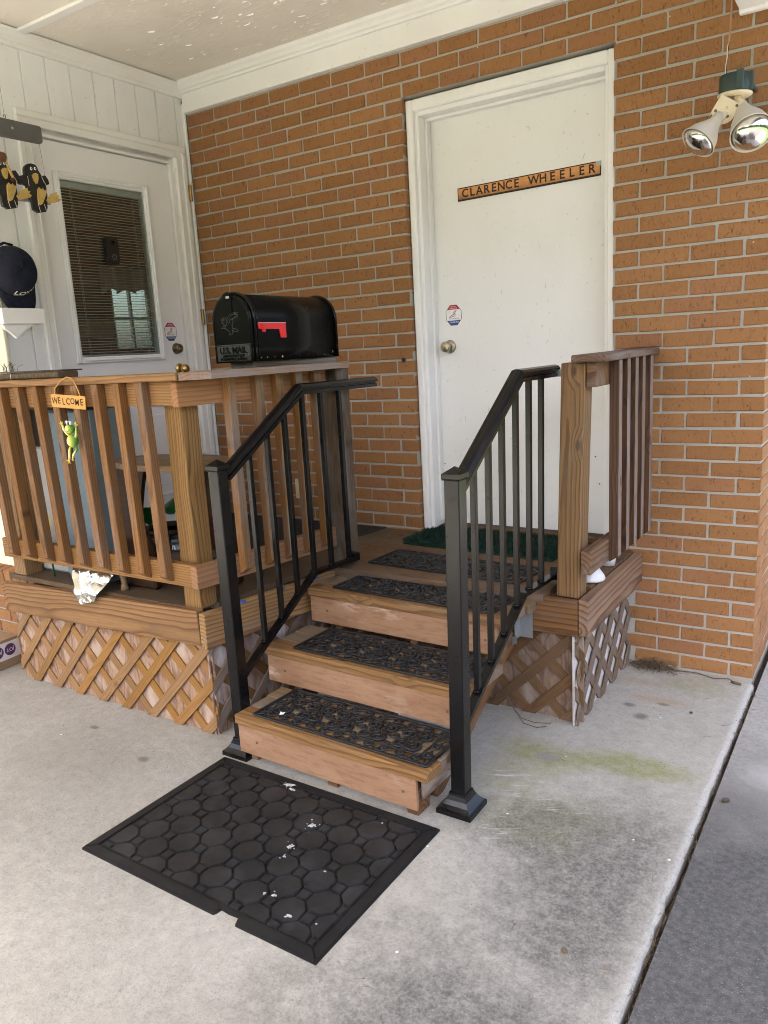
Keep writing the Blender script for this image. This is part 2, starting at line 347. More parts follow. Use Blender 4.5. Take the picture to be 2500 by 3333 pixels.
def brick_mat():
    m, nt, b = newmat('brick_orange', (0.4, 0.17, 0.05), 0.78, 0, 0.3); p = wpos(nt)
    geo = nt.nodes.new('ShaderNodeNewGeometry'); rnd = orand(nt)
    rr = mth(nt, 'FRACT', mth(nt, 'ADD', mth(nt, 'MULTIPLY', rnd, 7.3), mth(nt, 'MULTIPLY', geo.outputs['Random Per Island'], 3.7)))
    r2 = mth(nt, 'FRACT', mth(nt, 'MULTIPLY', rr, 13.7))
    base = mixc(nt, rr, (0.248, 0.113, 0.039), (0.318, 0.153, 0.058))
    base = mixc(nt, mth(nt, 'MULTIPLY', mth(nt, 'GREATER_THAN', r2, 0.8), 0.5), base, (0.270, 0.118, 0.064))
    base = mixc(nt, maprange(nt, noise(nt, p, 5.0, 4), 0.35, 0.7, 0, 0.35), base, (0.215, 0.092, 0.031))
    # bark-like vertical flecks cut into the face
    f1 = noise(nt, mapv(nt, p, (150, 150, 48)), 1.0, 3, 0.65, 1.2); f2 = noise(nt, mapv(nt, p, (60, 60, 45)), 1.0, 2)
    gate = maprange(nt, noise(nt, mapv(nt, p, (30, 30, 30)), 1.0, 2), 0.40, 0.60)
    fl = mth(nt, 'MULTIPLY', maprange(nt, f1, 0.56, 0.61), maprange(nt, f2, 0.40, 0.50))
    fl = mth(nt, 'MULTIPLY', fl, gate)
    col = mixc(nt, mth(nt, 'MULTIPLY', fl, 0.9), base, (0.075, 0.028, 0.011))
    wh = nd(nt, 'ShaderNodeTexVoronoi', {'Vector': p, 'Scale': 9.0}).outputs['Distance']
    col = mixc(nt, maprange(nt, wh, 0.018, 0.03, 0.8, 0.0), col, (0.75, 0.68, 0.58))
    g = noise(nt, mapv(nt, p, (140, 140, 140)), 1.0, 3)
    col = mixc(nt, maprange(nt, g, 0.35, 0.7, 0, 0.22), col, (0.36, 0.205, 0.098))
    setc(nt, b, col)
    bump(nt, b, maprange(nt, f1, 0.55, 0.64, 1.0, 0.0), 0.6, 0.0018); return m
BRICK = brick_mat()
def mortar_mat():
    m, nt, b = newmat('mortar', (0.5, 0.47, 0.4), 0.95, 0, 0.1); p = wpos(nt)
    n = noise(nt, p, 120.0, 4); n2 = noise(nt, p, 4.0, 4)
    col = mixc(nt, n, (0.295, 0.275, 0.238), (0.430, 0.402, 0.350))
    col = mixc(nt, maprange(nt, n2, 0.55, 0.75, 0, 0.4), col, (0.20, 0.19, 0.172))
    setc(nt, b, col); bump(nt, b, n, 0.5, 0.003); return m
MORTAR = mortar_mat()

def paint(name, col, dirt=(0.45, 0.40, 0.34), amt=0.25, rough=0.55, sc=3.0, crack=0.0):
    m, nt, b = newmat(name, col, rough, 0, 0.4); p = wpos(nt)
    n = noise(nt, mapv(nt, p, (1, 1, 0.55)), sc, 5, 0.6); n2 = noise(nt, p, 55.0, 3)
    c = mixc(nt, maprange(nt, n, 0.42, 0.75, 0, amt), col, dirt)
    c = mixc(nt, maprange(nt, n2, 0.66, 0.74, 0, 0.35*min(1, amt*2.5)), c, [x*0.5 for x in dirt])
    h = mth(nt, 'MULTIPLY', noise(nt, mapv(nt, p, (60, 60, 8)), 1.0, 2), 0.5)
    if crack:
        v = nd(nt, 'ShaderNodeTexVoronoi', {'Vector': mapv(nt, p, (22, 22, 9)), 'Scale': 1.0}, feature='DISTANCE_TO_EDGE').outputs['Distance']
        cm = mth(nt, 'MULTIPLY', maprange(nt, v, 0.0, 0.03, 1.0, 0.0), maprange(nt, noise(nt, p, 7.0, 3), 0.5, 0.62))
        c = mixc(nt, mth(nt, 'MULTIPLY', cm, crack), c, [x*0.55 for x in dirt]); h = mth(nt, 'SUBTRACT', h, cm)
    setc(nt, b, c); bump(nt, b, h, 0.25, 0.0015); return m
WHITE_WALL = paint('white_siding_paint', (0.80, 0.80, 0.805), (0.52, 0.49, 0.455), 0.32, 0.6, 2.5)
WHITE_TRIM = paint('white_trim_paint', (0.79, 0.78, 0.765), (0.56, 0.525, 0.47), 0.24, 0.5, 3.0)
WHITE_DOOR = paint('white_door_paint', (0.755, 0.752, 0.735), (0.60, 0.58, 0.545), 0.40, 0.5, 2.2)
WHITE_LDOOR = paint('white_lite_door_paint', (0.79, 0.79, 0.805), (0.62, 0.60, 0.575), 0.18, 0.5, 2.5)
CREAM = paint('cream_paint', (0.74, 0.68, 0.54), (0.5, 0.42, 0.3), 0.2, 0.5)
def ceiling_mat():
    m, nt, b = newmat('ceiling_peeling_paint', (0.6, 0.55, 0.48), 0.85, 0, 0.2); p = wpos(nt)
    n = noise(nt, p, 1.8, 5, 0.6)
    col = mixc(nt, maprange(nt, n, 0.35, 0.7), (0.78, 0.735, 0.665), (0.67, 0.62, 0.55))
    fl = noise(nt, mapv(nt, p, (11, 46, 1)), 1.0, 4, 0.65)
    gate = maprange(nt, noise(nt, mapv(nt, p, (1.1, 2.6, 1), (3.3, 1, 0)), 1.0, 3), 0.44, 0.58)
    k = mth(nt, 'MULTIPLY', maprange(nt, fl, 0.565, 0.61), gate)
    sh = mth(nt, 'MULTIPLY', maprange(nt, fl, 0.52, 0.56), gate)  # shading round the paint flakes, mixed into the colour as a darker fringe
    col = mixc(nt, mth(nt, 'MULTIPLY', sh, 0.22), col, (0.42, 0.36, 0.30)); col = mixc(nt, k, col, (0.88, 0.85, 0.78))
    setc(nt, b, col); bump(nt, b, mth(nt, 'ADD', fl, mth(nt, 'MULTIPLY', k, 1.0)), 0.3, 0.003); return m
CEIL = ceiling_mat()

NCACHE = {}
def blob(nt, p, cx, cy, rx, ry, namp=0.5, nscale=7.0):
    """0..1 mask of a ragged stain at a place on the ground"""
    q = mapv(nt, p, (1.0/rx, 1.0/ry, 0.0), (-cx/rx, -cy/ry, 0))
    d = nd(nt, 'ShaderNodeVectorMath', {0: q}, operation='LENGTH').outputs['Value']
    ks = (nt.name, id(nt), 6.0 if nscale < 10 else 22.0)
    if ks not in NCACHE: NCACHE[ks] = noise(nt, p, ks[2], 4, 0.65)
    d = mth(nt, 'ADD', d, mth(nt, 'MULTIPLY', mth(nt, 'SUBTRACT', NCACHE[ks], 0.5), 2*namp))
    return maprange(nt, d, 0.45, 1.15, 1.0, 0.0)
def concrete_mat():
    NCACHE.clear()
    m, nt, b = newmat('concrete_slab', (0.45, 0.43, 0.40), 0.85, 0, 0.25); p = wpos(nt)
    n = noise(nt, p, 2.2, 6, 0.6); n2 = noise(nt, p, 26.0, 5, 0.7); n3 = noise(nt, p, 190.0, 3)
    col = mixc(nt, maprange(nt, n, 0.3, 0.7), (0.330, 0.312, 0.275), (0.405, 0.386, 0.345))
    col = mixc(nt, maprange(nt, n2, 0.35, 0.72, 0, 0.55), col, (0.212, 0.203, 0.181))
    col = mixc(nt, maprange(nt, noise(nt, p, 0.9, 4, 0.6), 0.42, 0.68, 0, 0.35), col, (0.235, 0.217, 0.188))
    n4 = noise(nt, p, 95.0, 3, 0.8); n5 = noise(nt, p, 230.0, 2, 0.7)
    # dirt towards the drive, weather-dark patches
    sx = nd(nt, 'ShaderNodeSeparateXYZ', {0: p})
    dark = mth(nt, 'MAXIMUM', mth(nt, 'MAXIMUM', blob(nt, p, -0.10, -1.60, 0.42, 0.55, 0.5, 5), blob(nt, p, -0.25, -2.3, 0.5, 0.45, 0.5, 5)), blob(nt, p, -0.33, -1.42, 0.38, 0.22, 0.6, 9))
    edge = maprange(nt, mth(nt, 'ADD', sx.outputs[0], mth(nt, 'MULTIPLY', mth(nt, 'SUBTRACT', n2, 0.5), 0.03)), -0.085, -0.025, 1.0, 0.0)
    dark = mth(nt, 'MULTIPLY', dark, mth(nt, 'ADD', 0.55, mth(nt, 'MULTIPLY', edge, 0.45)))
    dk = mth(nt, 'MULTIPLY', dark, mth(nt, 'MULTIPLY', maprange(nt, n2, 0.25, 0.6, 0.60, 1.0), maprange(nt, n4, 0.30, 0.58, 0.60, 1.0)))
    col = mixc(nt, dk, col, (0.100, 0.096, 0.090))
    for (cx, cy, rx, ry, a) in ((-2.6, -2.6, 0.7, 0.5, 0.30), (-1.9, -2.0, 0.5, 0.4, 0.22), (-2.2, -1.75, 0.4, 0.25, 0.25), (-0.75, -2.55, 0.3, 0.3, 0.3)):
        col = mixc(nt, mth(nt, 'MULTIPLY', blob(nt, p, cx, cy, rx, ry, 0.6), a), col, (0.175, 0.158, 0.135))
    # algae
    for (cx, cy, rx, ry, a) in ((-0.55, -0.97, 0.20, 0.10, 0.75), (-0.25, -0.90, 0.24, 0.09, 0.78), (-0.62, -1.13, 0.16, 0.14, 0.35), (-0.20, -0.15, 0.16, 0.10, 0.35), (-0.45, -1.35, 0.3, 0.2, 0.22)):
        k = mth(nt, 'MULTIPLY', blob(nt, p, cx, cy, rx, ry, 0.55, 6), mth(nt, 'MULTIPLY', maprange(nt, n2, 0.2, 0.6, 0.45, 1.0), a))
        col = mixc(nt, k, col, (0.195, 0.200, 0.070))
    col = mixc(nt, mth(nt, 'MULTIPLY', blob(nt, p, -0.535, -0.985, 0.055, 0.035, 0.4, 20), 0.8), col, (0.21, 0.20, 0.195))
    for (cx, cy, rx, ry, a) in ((-0.30, -0.35, 0.14, 0.04, 0.4), (-0.42, -0.20, 0.10, 0.03, 0.35)):
        col = mixc(nt, mth(nt, 'MULTIPLY', blob(nt, p, cx, cy, rx, ry, 0.5, 9), a), col, (0.30, 0.20, 0.11))
    for (cx, cy, rx, ry) in ((-0.33, -0.52, 0.035, 0.03), (-0.28, -0.38, 0.03, 0.015), (-0.40, -0.44, 0.03, 0.02), (-1.9, -1.7, 0.03, 0.02), (-2.3, -1.62, 0.03, 0.015)):
        col = mixc(nt, mth(nt, 'MULTIPLY', blob(nt, p, cx, cy, rx, ry, 0.6, 30), 0.8), col, (0.12, 0.11, 0.10))
    # chalky scuffs
    pr = mapv(nt, p, (1, 1, 1), (0, 0, 0), (0, 0, R(-25)))
    sc = maprange(nt, noise(nt, mapv(nt, pr, (9, 60, 1)), 1.0, 4, 0.7), 0.55, 0.68)
    for (cx, cy, rx, ry, a) in ((-0.60, -1.17, 0.13, 0.05, 0.8), (-0.44, -1.27, 0.17, 0.05, 0.75), (-0.52, -1.47, 0.08, 0.08, 0.7), (-0.29, -1.39, 0.07, 0.03, 0.8), (-1.95, -1.62, 0.15, 0.03, 0.5)):
        col = mixc(nt, mth(nt, 'MULTIPLY', mth(nt, 'MULTIPLY', blob(nt, p, cx, cy, rx, ry, 0.4, 12), sc), a), col, (0.50, 0.51, 0.52))
    col = mixc(nt, mth(nt, 'MULTIPLY', edge, 0.0), col, (0.5, 0.5, 0.5))
    lip = maprange(nt, mth(nt, 'ADD', sx.outputs[0], mth(nt, 'MULTIPLY', mth(nt, 'SUBTRACT', n2, 0.5), 0.03)), -0.022, -0.004)
    col = mixc(nt, mth(nt, 'MULTIPLY', lip, maprange(nt, n2, 0.3, 0.6, 0.1, 0.7)), col, (0.40, 0.39, 0.365))
    # hairline crazing and grit
    v = nd(nt, 'ShaderNodeTexVoronoi', {'Vector': nd(nt, 'ShaderNodeVectorMath', {0: p, 1: nd(nt, 'ShaderNodeTexNoise', {'Vector': p, 'Scale': 8.0}).outputs['Color']}, operation='ADD').outputs[0], 'Scale': 26.0}, feature='DISTANCE_TO_EDGE').outputs['Distance']
    cm = mth(nt, 'MULTIPLY', maprange(nt, v, 0.0, 0.035, 1.0, 0.0), maprange(nt, noise(nt, p, 3.0, 4), 0.42, 0.6, 0.05, 0.55))
    col = mixc(nt, cm, col, (0.105, 0.098, 0.088))
    sp = nd(nt, 'ShaderNodeTexVoronoi', {'Vector': p, 'Scale': 11.0}).outputs['Distance']
    spk = mth(nt, 'MULTIPLY', maprange(nt, sp, 0.03, 0.055, 1.0, 0.0), maprange(nt, noise(nt, p, 5.0, 2), 0.48, 0.55))
    col = mixc(nt, mth(nt, 'MULTIPLY', spk, 0.8), col, (0.82, 0.80, 0.76))
    sp2 = nd(nt, 'ShaderNodeTexVoronoi', {'Vector': mapv(nt, p, (1, 1, 1), (3.1, 7.7, 0)), 'Scale': 15.0}).outputs['Distance']
    col = mixc(nt, mth(nt, 'MULTIPLY', maprange(nt, sp2, 0.04, 0.09, 1.0, 0.0), maprange(nt, noise(nt, p, 4.0, 2), 0.45, 0.6, 0, 0.6)), col, (0.19, 0.17, 0.145))
    col = mixc(nt, maprange(nt, n4, 0.50, 0.66, 0, 0.30), col, mixc(nt, 0.62, col, (0.02, 0.019, 0.017)))
    col = mixc(nt, maprange(nt, n5, 0.54, 0.70, 0, 0.20), col, mixc(nt, 0.5, col, (0.72, 0.70, 0.66)))
    setc(nt, b, col)
    bump(nt, b, n4, 0.45, 0.003); return m
CONC = concrete_mat()
def drive_mat():
    NCACHE.clear()
    m, nt, b = newmat('concrete_drive', (0.2, 0.2, 0.2), 0.85, 0, 0.3); p = wpos(nt)
    n = noise(nt, p, 2.6, 6, 0.65); n2 = noise(nt, p, 60.0, 5, 0.75); n3 = noise(nt, p, 260.0, 2)
    sx = nd(nt, 'ShaderNodeSeparateXYZ', {0: p})
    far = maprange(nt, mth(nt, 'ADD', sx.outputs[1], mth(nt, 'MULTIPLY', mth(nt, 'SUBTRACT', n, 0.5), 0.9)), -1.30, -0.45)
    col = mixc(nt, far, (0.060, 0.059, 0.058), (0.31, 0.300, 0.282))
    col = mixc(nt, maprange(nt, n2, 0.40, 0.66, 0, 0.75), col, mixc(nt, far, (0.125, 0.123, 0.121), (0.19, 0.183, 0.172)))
    v = nd(nt, 'ShaderNodeTexVoronoi', {'Vector': p, 'Scale': 130.0}).outputs['Distance']
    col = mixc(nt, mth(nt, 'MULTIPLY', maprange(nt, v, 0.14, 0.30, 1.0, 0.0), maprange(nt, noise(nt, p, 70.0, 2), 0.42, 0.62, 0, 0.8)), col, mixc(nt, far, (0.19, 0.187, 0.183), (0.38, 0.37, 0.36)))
    col = mixc(nt, mth(nt, 'MULTIPLY', blob(nt, p, 0.20, -0.75, 0.12, 0.10, 0.6, 9), 0.5), col, (0.40, 0.39, 0.38))
    setc(nt, b, col); bump(nt, b, mth(nt, 'ADD', n2, n3), 0.6, 0.004); return m
DRIVE = drive_mat()
def simple(name, col, rough=0.5, metal=0.0, var=0.15, sc=25.0, spec=0.5, bumpd=0.0, dust=None, damt=0.3):
    m, nt, b = newmat(name, col, rough, metal, spec); co = ocoord(nt)
    n = noise(nt, co, sc, 4)
    c = mixc(nt, maprange(nt, n, 0.3, 0.75, 0, 1), col, [max(0, x*(1-var)) for x in col])
    if dust: c = mixc(nt, maprange(nt, noise(nt, wpos(nt), 9.0, 5, 0.7), 0.45, 0.75, 0, damt), c, dust)
    setc(nt, b, c)
    nt.links.new(maprange(nt, n, 0.2, 0.8, rough*0.85, min(1, rough*1.2)), b.inputs['Roughness'])
    if bumpd: bump(nt, b, noise(nt, co, sc*6, 3), 0.5, bumpd)
    return m
IRON = simple('black_painted_steel', (0.0045, 0.0043, 0.0046), 0.24, 0.0, 0.2, 30, 0.32, 0.0, (0.014, 0.012, 0.0105), 0.3)
WELD = simple('weld_bare_metal', (0.35, 0.34, 0.33), 0.45, 0.8)
GLOSSBLK = simple('black_enamel', (0.005, 0.0046, 0.0042), 0.12, 0.0, 0.1, 12, 0.17)
MBODY = simple('black_enamel_body', (0.006, 0.0055, 0.005), 0.24, 0.0, 0.1, 12, 0.07)
EMBOSS = simple('black_enamel_worn', (0.020, 0.019, 0.018), 0.28, 0.0, 0.1, 12, 0.7)
RED = simple('red_plastic', (0.70, 0.025, 0.030), 0.4)
REDW = simple('flag_edge', (0.75, 0.55, 0.55), 0.5)
BRASS = simple('brass', (0.65, 0.47, 0.20), 0.25, 1.0)
NICKEL = simple('antique_nickel', (0.42, 0.37, 0.28), 0.33, 1.0)
ABRASS = simple('antique_brass', (0.21, 0.165, 0.10), 0.35, 1.0)
GALV = simple('galvanised_steel', (0.42, 0.44, 0.46), 0.5, 0.85)
RUBBER = simple('black_rubber', (0.010, 0.010, 0.0108), 0.50, 0, 0.3, 14, 0.36, 0.0006, (0.026, 0.0255, 0.025), 0.5)
RUBBER2 = simple('black_rubber_tile', (0.015, 0.015, 0.016), 0.48, 0, 0.4, 10, 0.40, 0.0006, (0.036, 0.037, 0.039), 0.8)
SCROLL = simple('black_rubber_scroll', (0.009, 0.009, 0.0098), 0.5, 0, 0.25, 20, 0.38, 0.0, (0.024, 0.024, 0.025), 0.4)
CARPET = simple('charcoal_carpet', (0.045, 0.042, 0.042), 0.95, 0, 0.4, 60, 0.1, 0.002)
TURF = simple('green_turf', (0.007, 0.034, 0.020), 0.75, 0, 0.5, 40, 0.3)
SPLAT = simple('white_droppings', (0.50, 0.50, 0.49), 0.9, 0, 0.6, 160)
PLATE = simple('grey_plank_paint', (0.115, 0.112, 0.105), 0.6, 0, 0.25, 9)
BLKPAINT = simple('black_craft_paint', (0.010, 0.009, 0.009), 0.45, 0, 0.3)
YELPAINT = simple('yellow_craft_paint', (0.56, 0.38, 0.115), 0.6, 0, 0.3)
WHTPAINT = simple('white_craft_paint', (0.85, 0.85, 0.83), 0.5)
MAROON = simple('maroon_craft_paint', (0.10, 0.012, 0.014), 0.5)
HAIRBRN = simple('brown_craft_paint', (0.13, 0.05, 0.025), 0.5)
GREYROD = simple('grey_rod', (0.30, 0.285, 0.265), 0.6)
STRING = simple('jute_string', (0.33, 0.25, 0.16), 0.9)
NAVY = simple('navy_cotton', (0.012, 0.014, 0.026), 0.9, 0, 0.3, 60, 0.2, 0.0006)
THREAD = simple('cream_thread', (0.74, 0.70, 0.58), 0.8)
BLUECAB = simple('blue_grey_cabinet', (0.175, 0.235, 0.270), 0.55, 0, 0.15, 4)
BLACKPL = simple('black_plastic', (0.012, 0.012, 0.012), 0.35)
GREYPL = simple('light_grey_panel', (0.42, 0.42, 0.41), 0.6)
GREENLEAF = simple('dark_green_leaf', (0.010, 0.095, 0.020), 0.35, 0, 0.4, 12)
PETAL = simple('sunflower_petal', (0.52, 0.38, 0.07), 0.6)
SEED = simple('sunflower_centre', (0.025, 0.014, 0.010), 0.9)
FOIL = simple('aluminium_foil', (0.66, 0.655, 0.645), 0.20, 1.0, 0.05)
CARDB = simple('brown_cardboard', (0.28, 0.18, 0.10), 0.85)
CARDW = simple('white_printed_card', (0.66, 0.63, 0.62), 0.7)
PURPLE = simple('purple_print', (0.080, 0.020, 0.105), 0.6)
WHITEPL = simple('white_plastic', (0.68, 0.68, 0.69), 0.4)
CREAMPL = simple('aged_cream_plastic', (0.68, 0.58, 0.40), 0.45, 0, 0.12, 12)
LAMPSH = simple('lamp_holder_paint', (0.62, 0.57, 0.50), 0.5, 0, 0.2, 8)
GREENBX = simple('green_box_paint', (0.028, 0.050, 0.042), 0.45)
CABLE = simple('aged_cable', (0.42, 0.24, 0.15), 0.6)
BULB = simple('bulb_reflector', (0.78, 0.76, 0.72), 0.13, 1.0, 0.1, 60)
COPPER = simple('copper_sign_plate', (0.60, 0.255, 0.075), 0.55, 0.15, 0.0)
LETTER = simple('dark_letter', (0.022, 0.010, 0.006), 0.7)
ORANGE = simple('orange_tin', (0.60, 0.28, 0.05), 0.5, 0, 0.15, 10)
FROGG = simple('frog_green', (0.10, 0.22, 0.035), 0.35, 0, 0.3, 25)
FROGY = simple('frog_yellow', (0.62, 0.50, 0.045), 0.4)
EYEBLK = simple('eye_black', (0.008, 0.008, 0.008), 0.15)
CHAIN = simple('rusty_chain', (0.24, 0.15, 0.09), 0.5, 0.7)
STRAW = simple('dry_grass', (0.12, 0.082, 0.045), 0.9)
STEM = simple('dead_vine', (0.11, 0.075, 0.045), 0.9)
DEBRIS = simple('leaf_litter', (0.060, 0.042, 0.028), 0.95)
STKRED = simple('sticker_red', (0.42, 0.02, 0.035), 0.5)
STKBLU = simple('sticker_blue', (0.020, 0.055, 0.22), 0.5)
STKNAV = simple('sticker_navy', (0.020, 0.018, 0.055), 0.5)
STKWHT = simple('sticker_white', (0.80, 0.79, 0.80), 0.5)
SLAT = simple('blind_slat_white', (0.50, 0.505, 0.515), 0.5)
BLUEPAINT = simple('blue_paint_dab', (0.02, 0.10, 0.38), 0.5)
GRASSM = simple('lawn', (0.055, 0.085, 0.022), 0.95)
ROOFM = simple('roof_shingle', (0.11, 0.10, 0.095), 0.95)
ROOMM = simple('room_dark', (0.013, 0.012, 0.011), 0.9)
CURTAIN = simple('curtain_fabric', (0.34, 0.33, 0.27), 0.9)
def glass_mat(name='window_glass', tint=(0.9, 0.95, 0.93), rough=0.0, refl=0.16):
    m = bpy.data.materials.new(name); m.use_nodes = True; nt = m.node_tree; nt.nodes.clear()
    out = nt.nodes.new('ShaderNodeOutputMaterial'); tr = nd(nt, 'ShaderNodeBsdfTransparent', {0: c4(tint)})
    gl = nd(nt, 'ShaderNodeBsdfGlossy', {'Color': (1, 1, 1, 1), 'Roughness': rough}); fr = nd(nt, 'ShaderNodeLayerWeight', {'Blend': 0.25})
    mx = nd(nt, 'ShaderNodeMixShader', {0: mth(nt, 'ADD', mth(nt, 'MULTIPLY', fr.outputs['Fresnel'], 0.9), refl*0.3, clamp=True), 1: tr.outputs[0], 2: gl.outputs[0]})
    nt.links.new(mx.outputs[0], out.inputs[0]); return m
WINDIM = glass_mat('window_dimmer', (0.58, 0.60, 0.56), 0.5, 0.0); GLASS = glass_mat(); JARGL = glass_mat('jar_glass', (0.93, 0.95, 0.93), 0.05, 0.3); LENS = glass_mat('bulb_lens', (0.95, 0.93, 0.9), 0.12, 0.5)
def copper_detail():
    nt = COPPER.node_tree; b = nt.nodes['Principled BSDF']; p = wpos(nt)
    n = noise(nt, mapv(nt, p, (30, 30, 30)), 1.0, 5, 0.7); n2 = noise(nt, mapv(nt, p, (14, 14, 45)), 1.0, 4, 0.7)
    sz = nd(nt, 'ShaderNodeSeparateXYZ', {0: p}).outputs[2]
    c = mixc(nt, maprange(nt, n, 0.3, 0.7), (0.64, 0.305, 0.10), (0.50, 0.215, 0.062))
    low = maprange(nt, mth(nt, 'ADD', sz, mth(nt, 'MULTIPLY', mth(nt, 'SUBTRACT', n2, 0.5), 0.07)), 2.165, 2.205, 1.0, 0.0)
    c = mixc(nt, mth(nt, 'MULTIPLY', low, 0.75), c, (0.10, 0.055, 0.025))
    c = mixc(nt, maprange(nt, n2, 0.62, 0.72, 0, 0.8), c, (0.075, 0.04, 0.018)); setc(nt, b, c)
copper_detail()
# ================================================================== ground
G = -0.0075
def sheet(name, x0, x1, y0, y1, z, mat, thick=0.1):
    o = add(name, mbox(mat, x1-x0, y1-y0, thick, 0.0), mat, None, T((x0+x1)/2, (y0+y1)/2, z-thick/2)); o['kind'] = 'structure'; return o
lawn = mesh('lawn', [(-300, -300, -0.16), (300, -300, -0.16), (300, 300, -0.16), (-300, 300, -0.16)], [(0, 1, 2, 3)])
o = add('ground', lawn, GRASSM); o['kind'] = 'structure'
# slab with a rounded, chipped arris towards the drive
def slab_mesh():
    prof = [(-9.0, G), (-0.008, G), (0.000, G-0.0015), (0.007, G-0.005), (0.011, G-0.012), (0.012, G-0.12), (-9.0, G-0.12)]
    ys = [-9.0+i*0.5 for i in range(8)]+[-5.0+i*0.04 for i in range(int(5.0/0.04)+1)]
    ys = [y for y in ys if y < -0.02]+[-0.02]
    rr = random.Random(3); vs, fs = [], []
    for y in ys:
        ch = max(0, rr.gauss(-0.001, 0.0038)); bend = 0.0035*math.sin(y*1.4)
        for i, (x, z) in enumerate(prof):
            jx = bend-(ch if 1 < i < 6 else 0) if x > -1 else 0
            vs.append((x+jx, y, z-(ch*0.6 if i in (2, 3) else 0)))
    m = len(prof)
    for i in range(len(ys)-1):
        for k in range(m): fs.append((i*m+k, i*m+(k+1) % m, (i+1)*m+(k+1) % m, (i+1)*m+k))
    fs.append(tuple(range(m))); fs.append(tuple((len(ys)-1)*m+k for k in range(m))[::-1])
    return fixn(mesh('slab', vs, fs))
o = add('concrete_slab', slab_mesh(), CONC); o['kind'] = 'structure'
sheet('driveway', 0.0265, 7.0, -9.0, 3.0, G-0.004, DRIVE, 0.14)
sheet('joint_bed', 0.0, 0.05, -9.0, 3.0, G-0.045, DEBRIS, 0.08)
# litter in the joint: crumbs and bits of grass
J = Joined(); rr = random.Random(5)
for i in range(520):
    y = -0.03-2.9*rr.random()**1.2; x = 0.0195+rr.gauss(0, 0.003)+0.002*math.sin(y*1.4)
    if rr.random() < 0.72:
        s = rr.uniform(0.002, 0.006); me = box_mesh(1, 0.7, 0.6, 0.2, 0.1, rr.randint(0, 3))
        J.put_mesh(me, T(x, y, G-0.034+rr.uniform(-.008, .016)) @ RZ(rr.random()*6) @ RX(rr.random()*6) @ Matrix.Scale(s, 4))
    else:
        a = rr.random()*6.28; L = rr.uniform(0.02, 0.05); dx = math.cos(a)*L*0.5; dy = math.sin(a)*L
        v, f = tube_data([(x, y, G-0.02), (x+dx*.5, y+dy*.5, G-0.004+rr.random()*.006), (x+dx, y+dy, G-0.008)], 0.0007, 4); J.put(v, f)
o = add('joint_litter', J.build(), STEM); tag(o, 'dead grass and grit packed in the slab joint', 'litter', kind='stuff')

# ================================================================== brick wall
CH, BM = 0.0677, 0.2032
DXL, DXR, DTOP = -1.621, -0.612, 39*CH
wall = thing('brick_wall', (-1.5, 0, 0), 'orange brick wall around the plain white door', 'brick wall')
def mort(x0, x1, y0, y1, z0, z1): boxo('mortar', wall, x0, x1, y0, y1, z0, z1, MORTAR, 0.0)
mort(-3.2, DXL-0.006, 0.0042, 0.30, -0.1, 3.02)
mort(DXR+0.006, -0.0065, 0.0042, 0.30, -0.1, 3.3)
mort(DXL-0.006, DXR+0.006, 0.0042, 0.30, DTOP+0.004, 3.02)
mort(-0.30, -0.0042, 0.30, 4.0, -0.1, 3.3)
mort(DXL-0.006, DXR+0.006, 0.0042, 0.30, -0.1, 0.50)
bricks = []                                     # (x0,x1,y0,y1,course)
HJ = 0.0052
for c in range(0, 44):
    first = 0.199 if c % 2 else 0.097
    xr = 0.0; xs = [0.0]+[-(first+k*BM) for k in range(16)]
    for i in range(len(xs)-1):
        b1 = xs[i]-(HJ if i else 0); b0 = xs[i+1]+HJ
        segs = [(b0, b1)]
        if (c+1)*CH-0.005 < DTOP and (c*CH > 0.45):
            segs = []
            if b0 < DXL: segs.append((b0, min(b1, DXL)))
            if b1 > DXR: segs.append((max(b0, DXR), b1))
        for s0, s1 in segs:
            s0 = max(s0, -3.05)
            if s1-s0 < 0.02: continue
            zc = (c+.5)*CH
            if s1 < -0.50 and zc < 0.50: continue
            if zc > 2.90 and s1 < -0.16: continue
            bricks.append((s0, s1, 0.0, (0.092 if c % 2 else 0.194) if i == 0 else 0.092, c))
    y = (0.092 if c % 2 else 0.194)+2*HJ
    while y < 3.9:
        bricks.append((-0.092, 0.0, y, y+0.1936, c)); y += BM
camp = Vector(cam.matrix_world.translation)
bricks.sort(key=lambda b: (Vector(((b[0]+b[1])/2, (b[2]+b[3])/2, (b[4]+.5)*CH))-camp).length + (3 if b[2] > 0 else 0))
JB = Joined(); rr = random.Random(11)
for i, (x0, x1, y0, y1, c) in enumerate(bricks):
    L = round((x1-x0)*200)/200; D = y1-y0
    M = T((x0+x1)/2+rr.uniform(-.0015, .0015), (y0+y1)/2+rr.uniform(-.0014, .0012), (c+.5)*CH+rr.uniform(-.0012, .0012)) @ RY(rr.gauss(0, .0035)) @ RZ(rr.gauss(0, .002))
    if L > D*2.05: M = M
    me = mbox(BRICK, max(L, 0.02), D, CH-0.0105, 0.0028, 0.0016, i % 5)
    if i < 292: add('brick', me, BRICK, wall, M)
    else: JB.put_mesh(me, M)
o = add('brick_field', JB.build(), BRICK, wall); o['kind'] = 'stuff'
# mortar crumbs and a short pipe in the wall left of the door
add('pipe_stub', lathe([(0.004, 0.0), (0.009, 0.0), (0.010, 0.012), (0.006, 0.013), (0.005, 0.006)], 14), BLACKPL, wall, onY(0.004, -1.678, 1.424))
o = thing('wall_outlet', (-2.42, 0, 0.72), 'small ivory outlet cover low on the brick wall behind the railing', 'outlet')
boxo('cover_plate', o, -2.457, -2.387, -0.008, 0.004, 0.66, 0.775, CREAMPL, 0.002)
for zz in (0.695, 0.738): boxo('socket', o, -2.437, -2.407, -0.0105, -0.004, zz-0.014, zz+0.014, CREAMPL, 0.003)

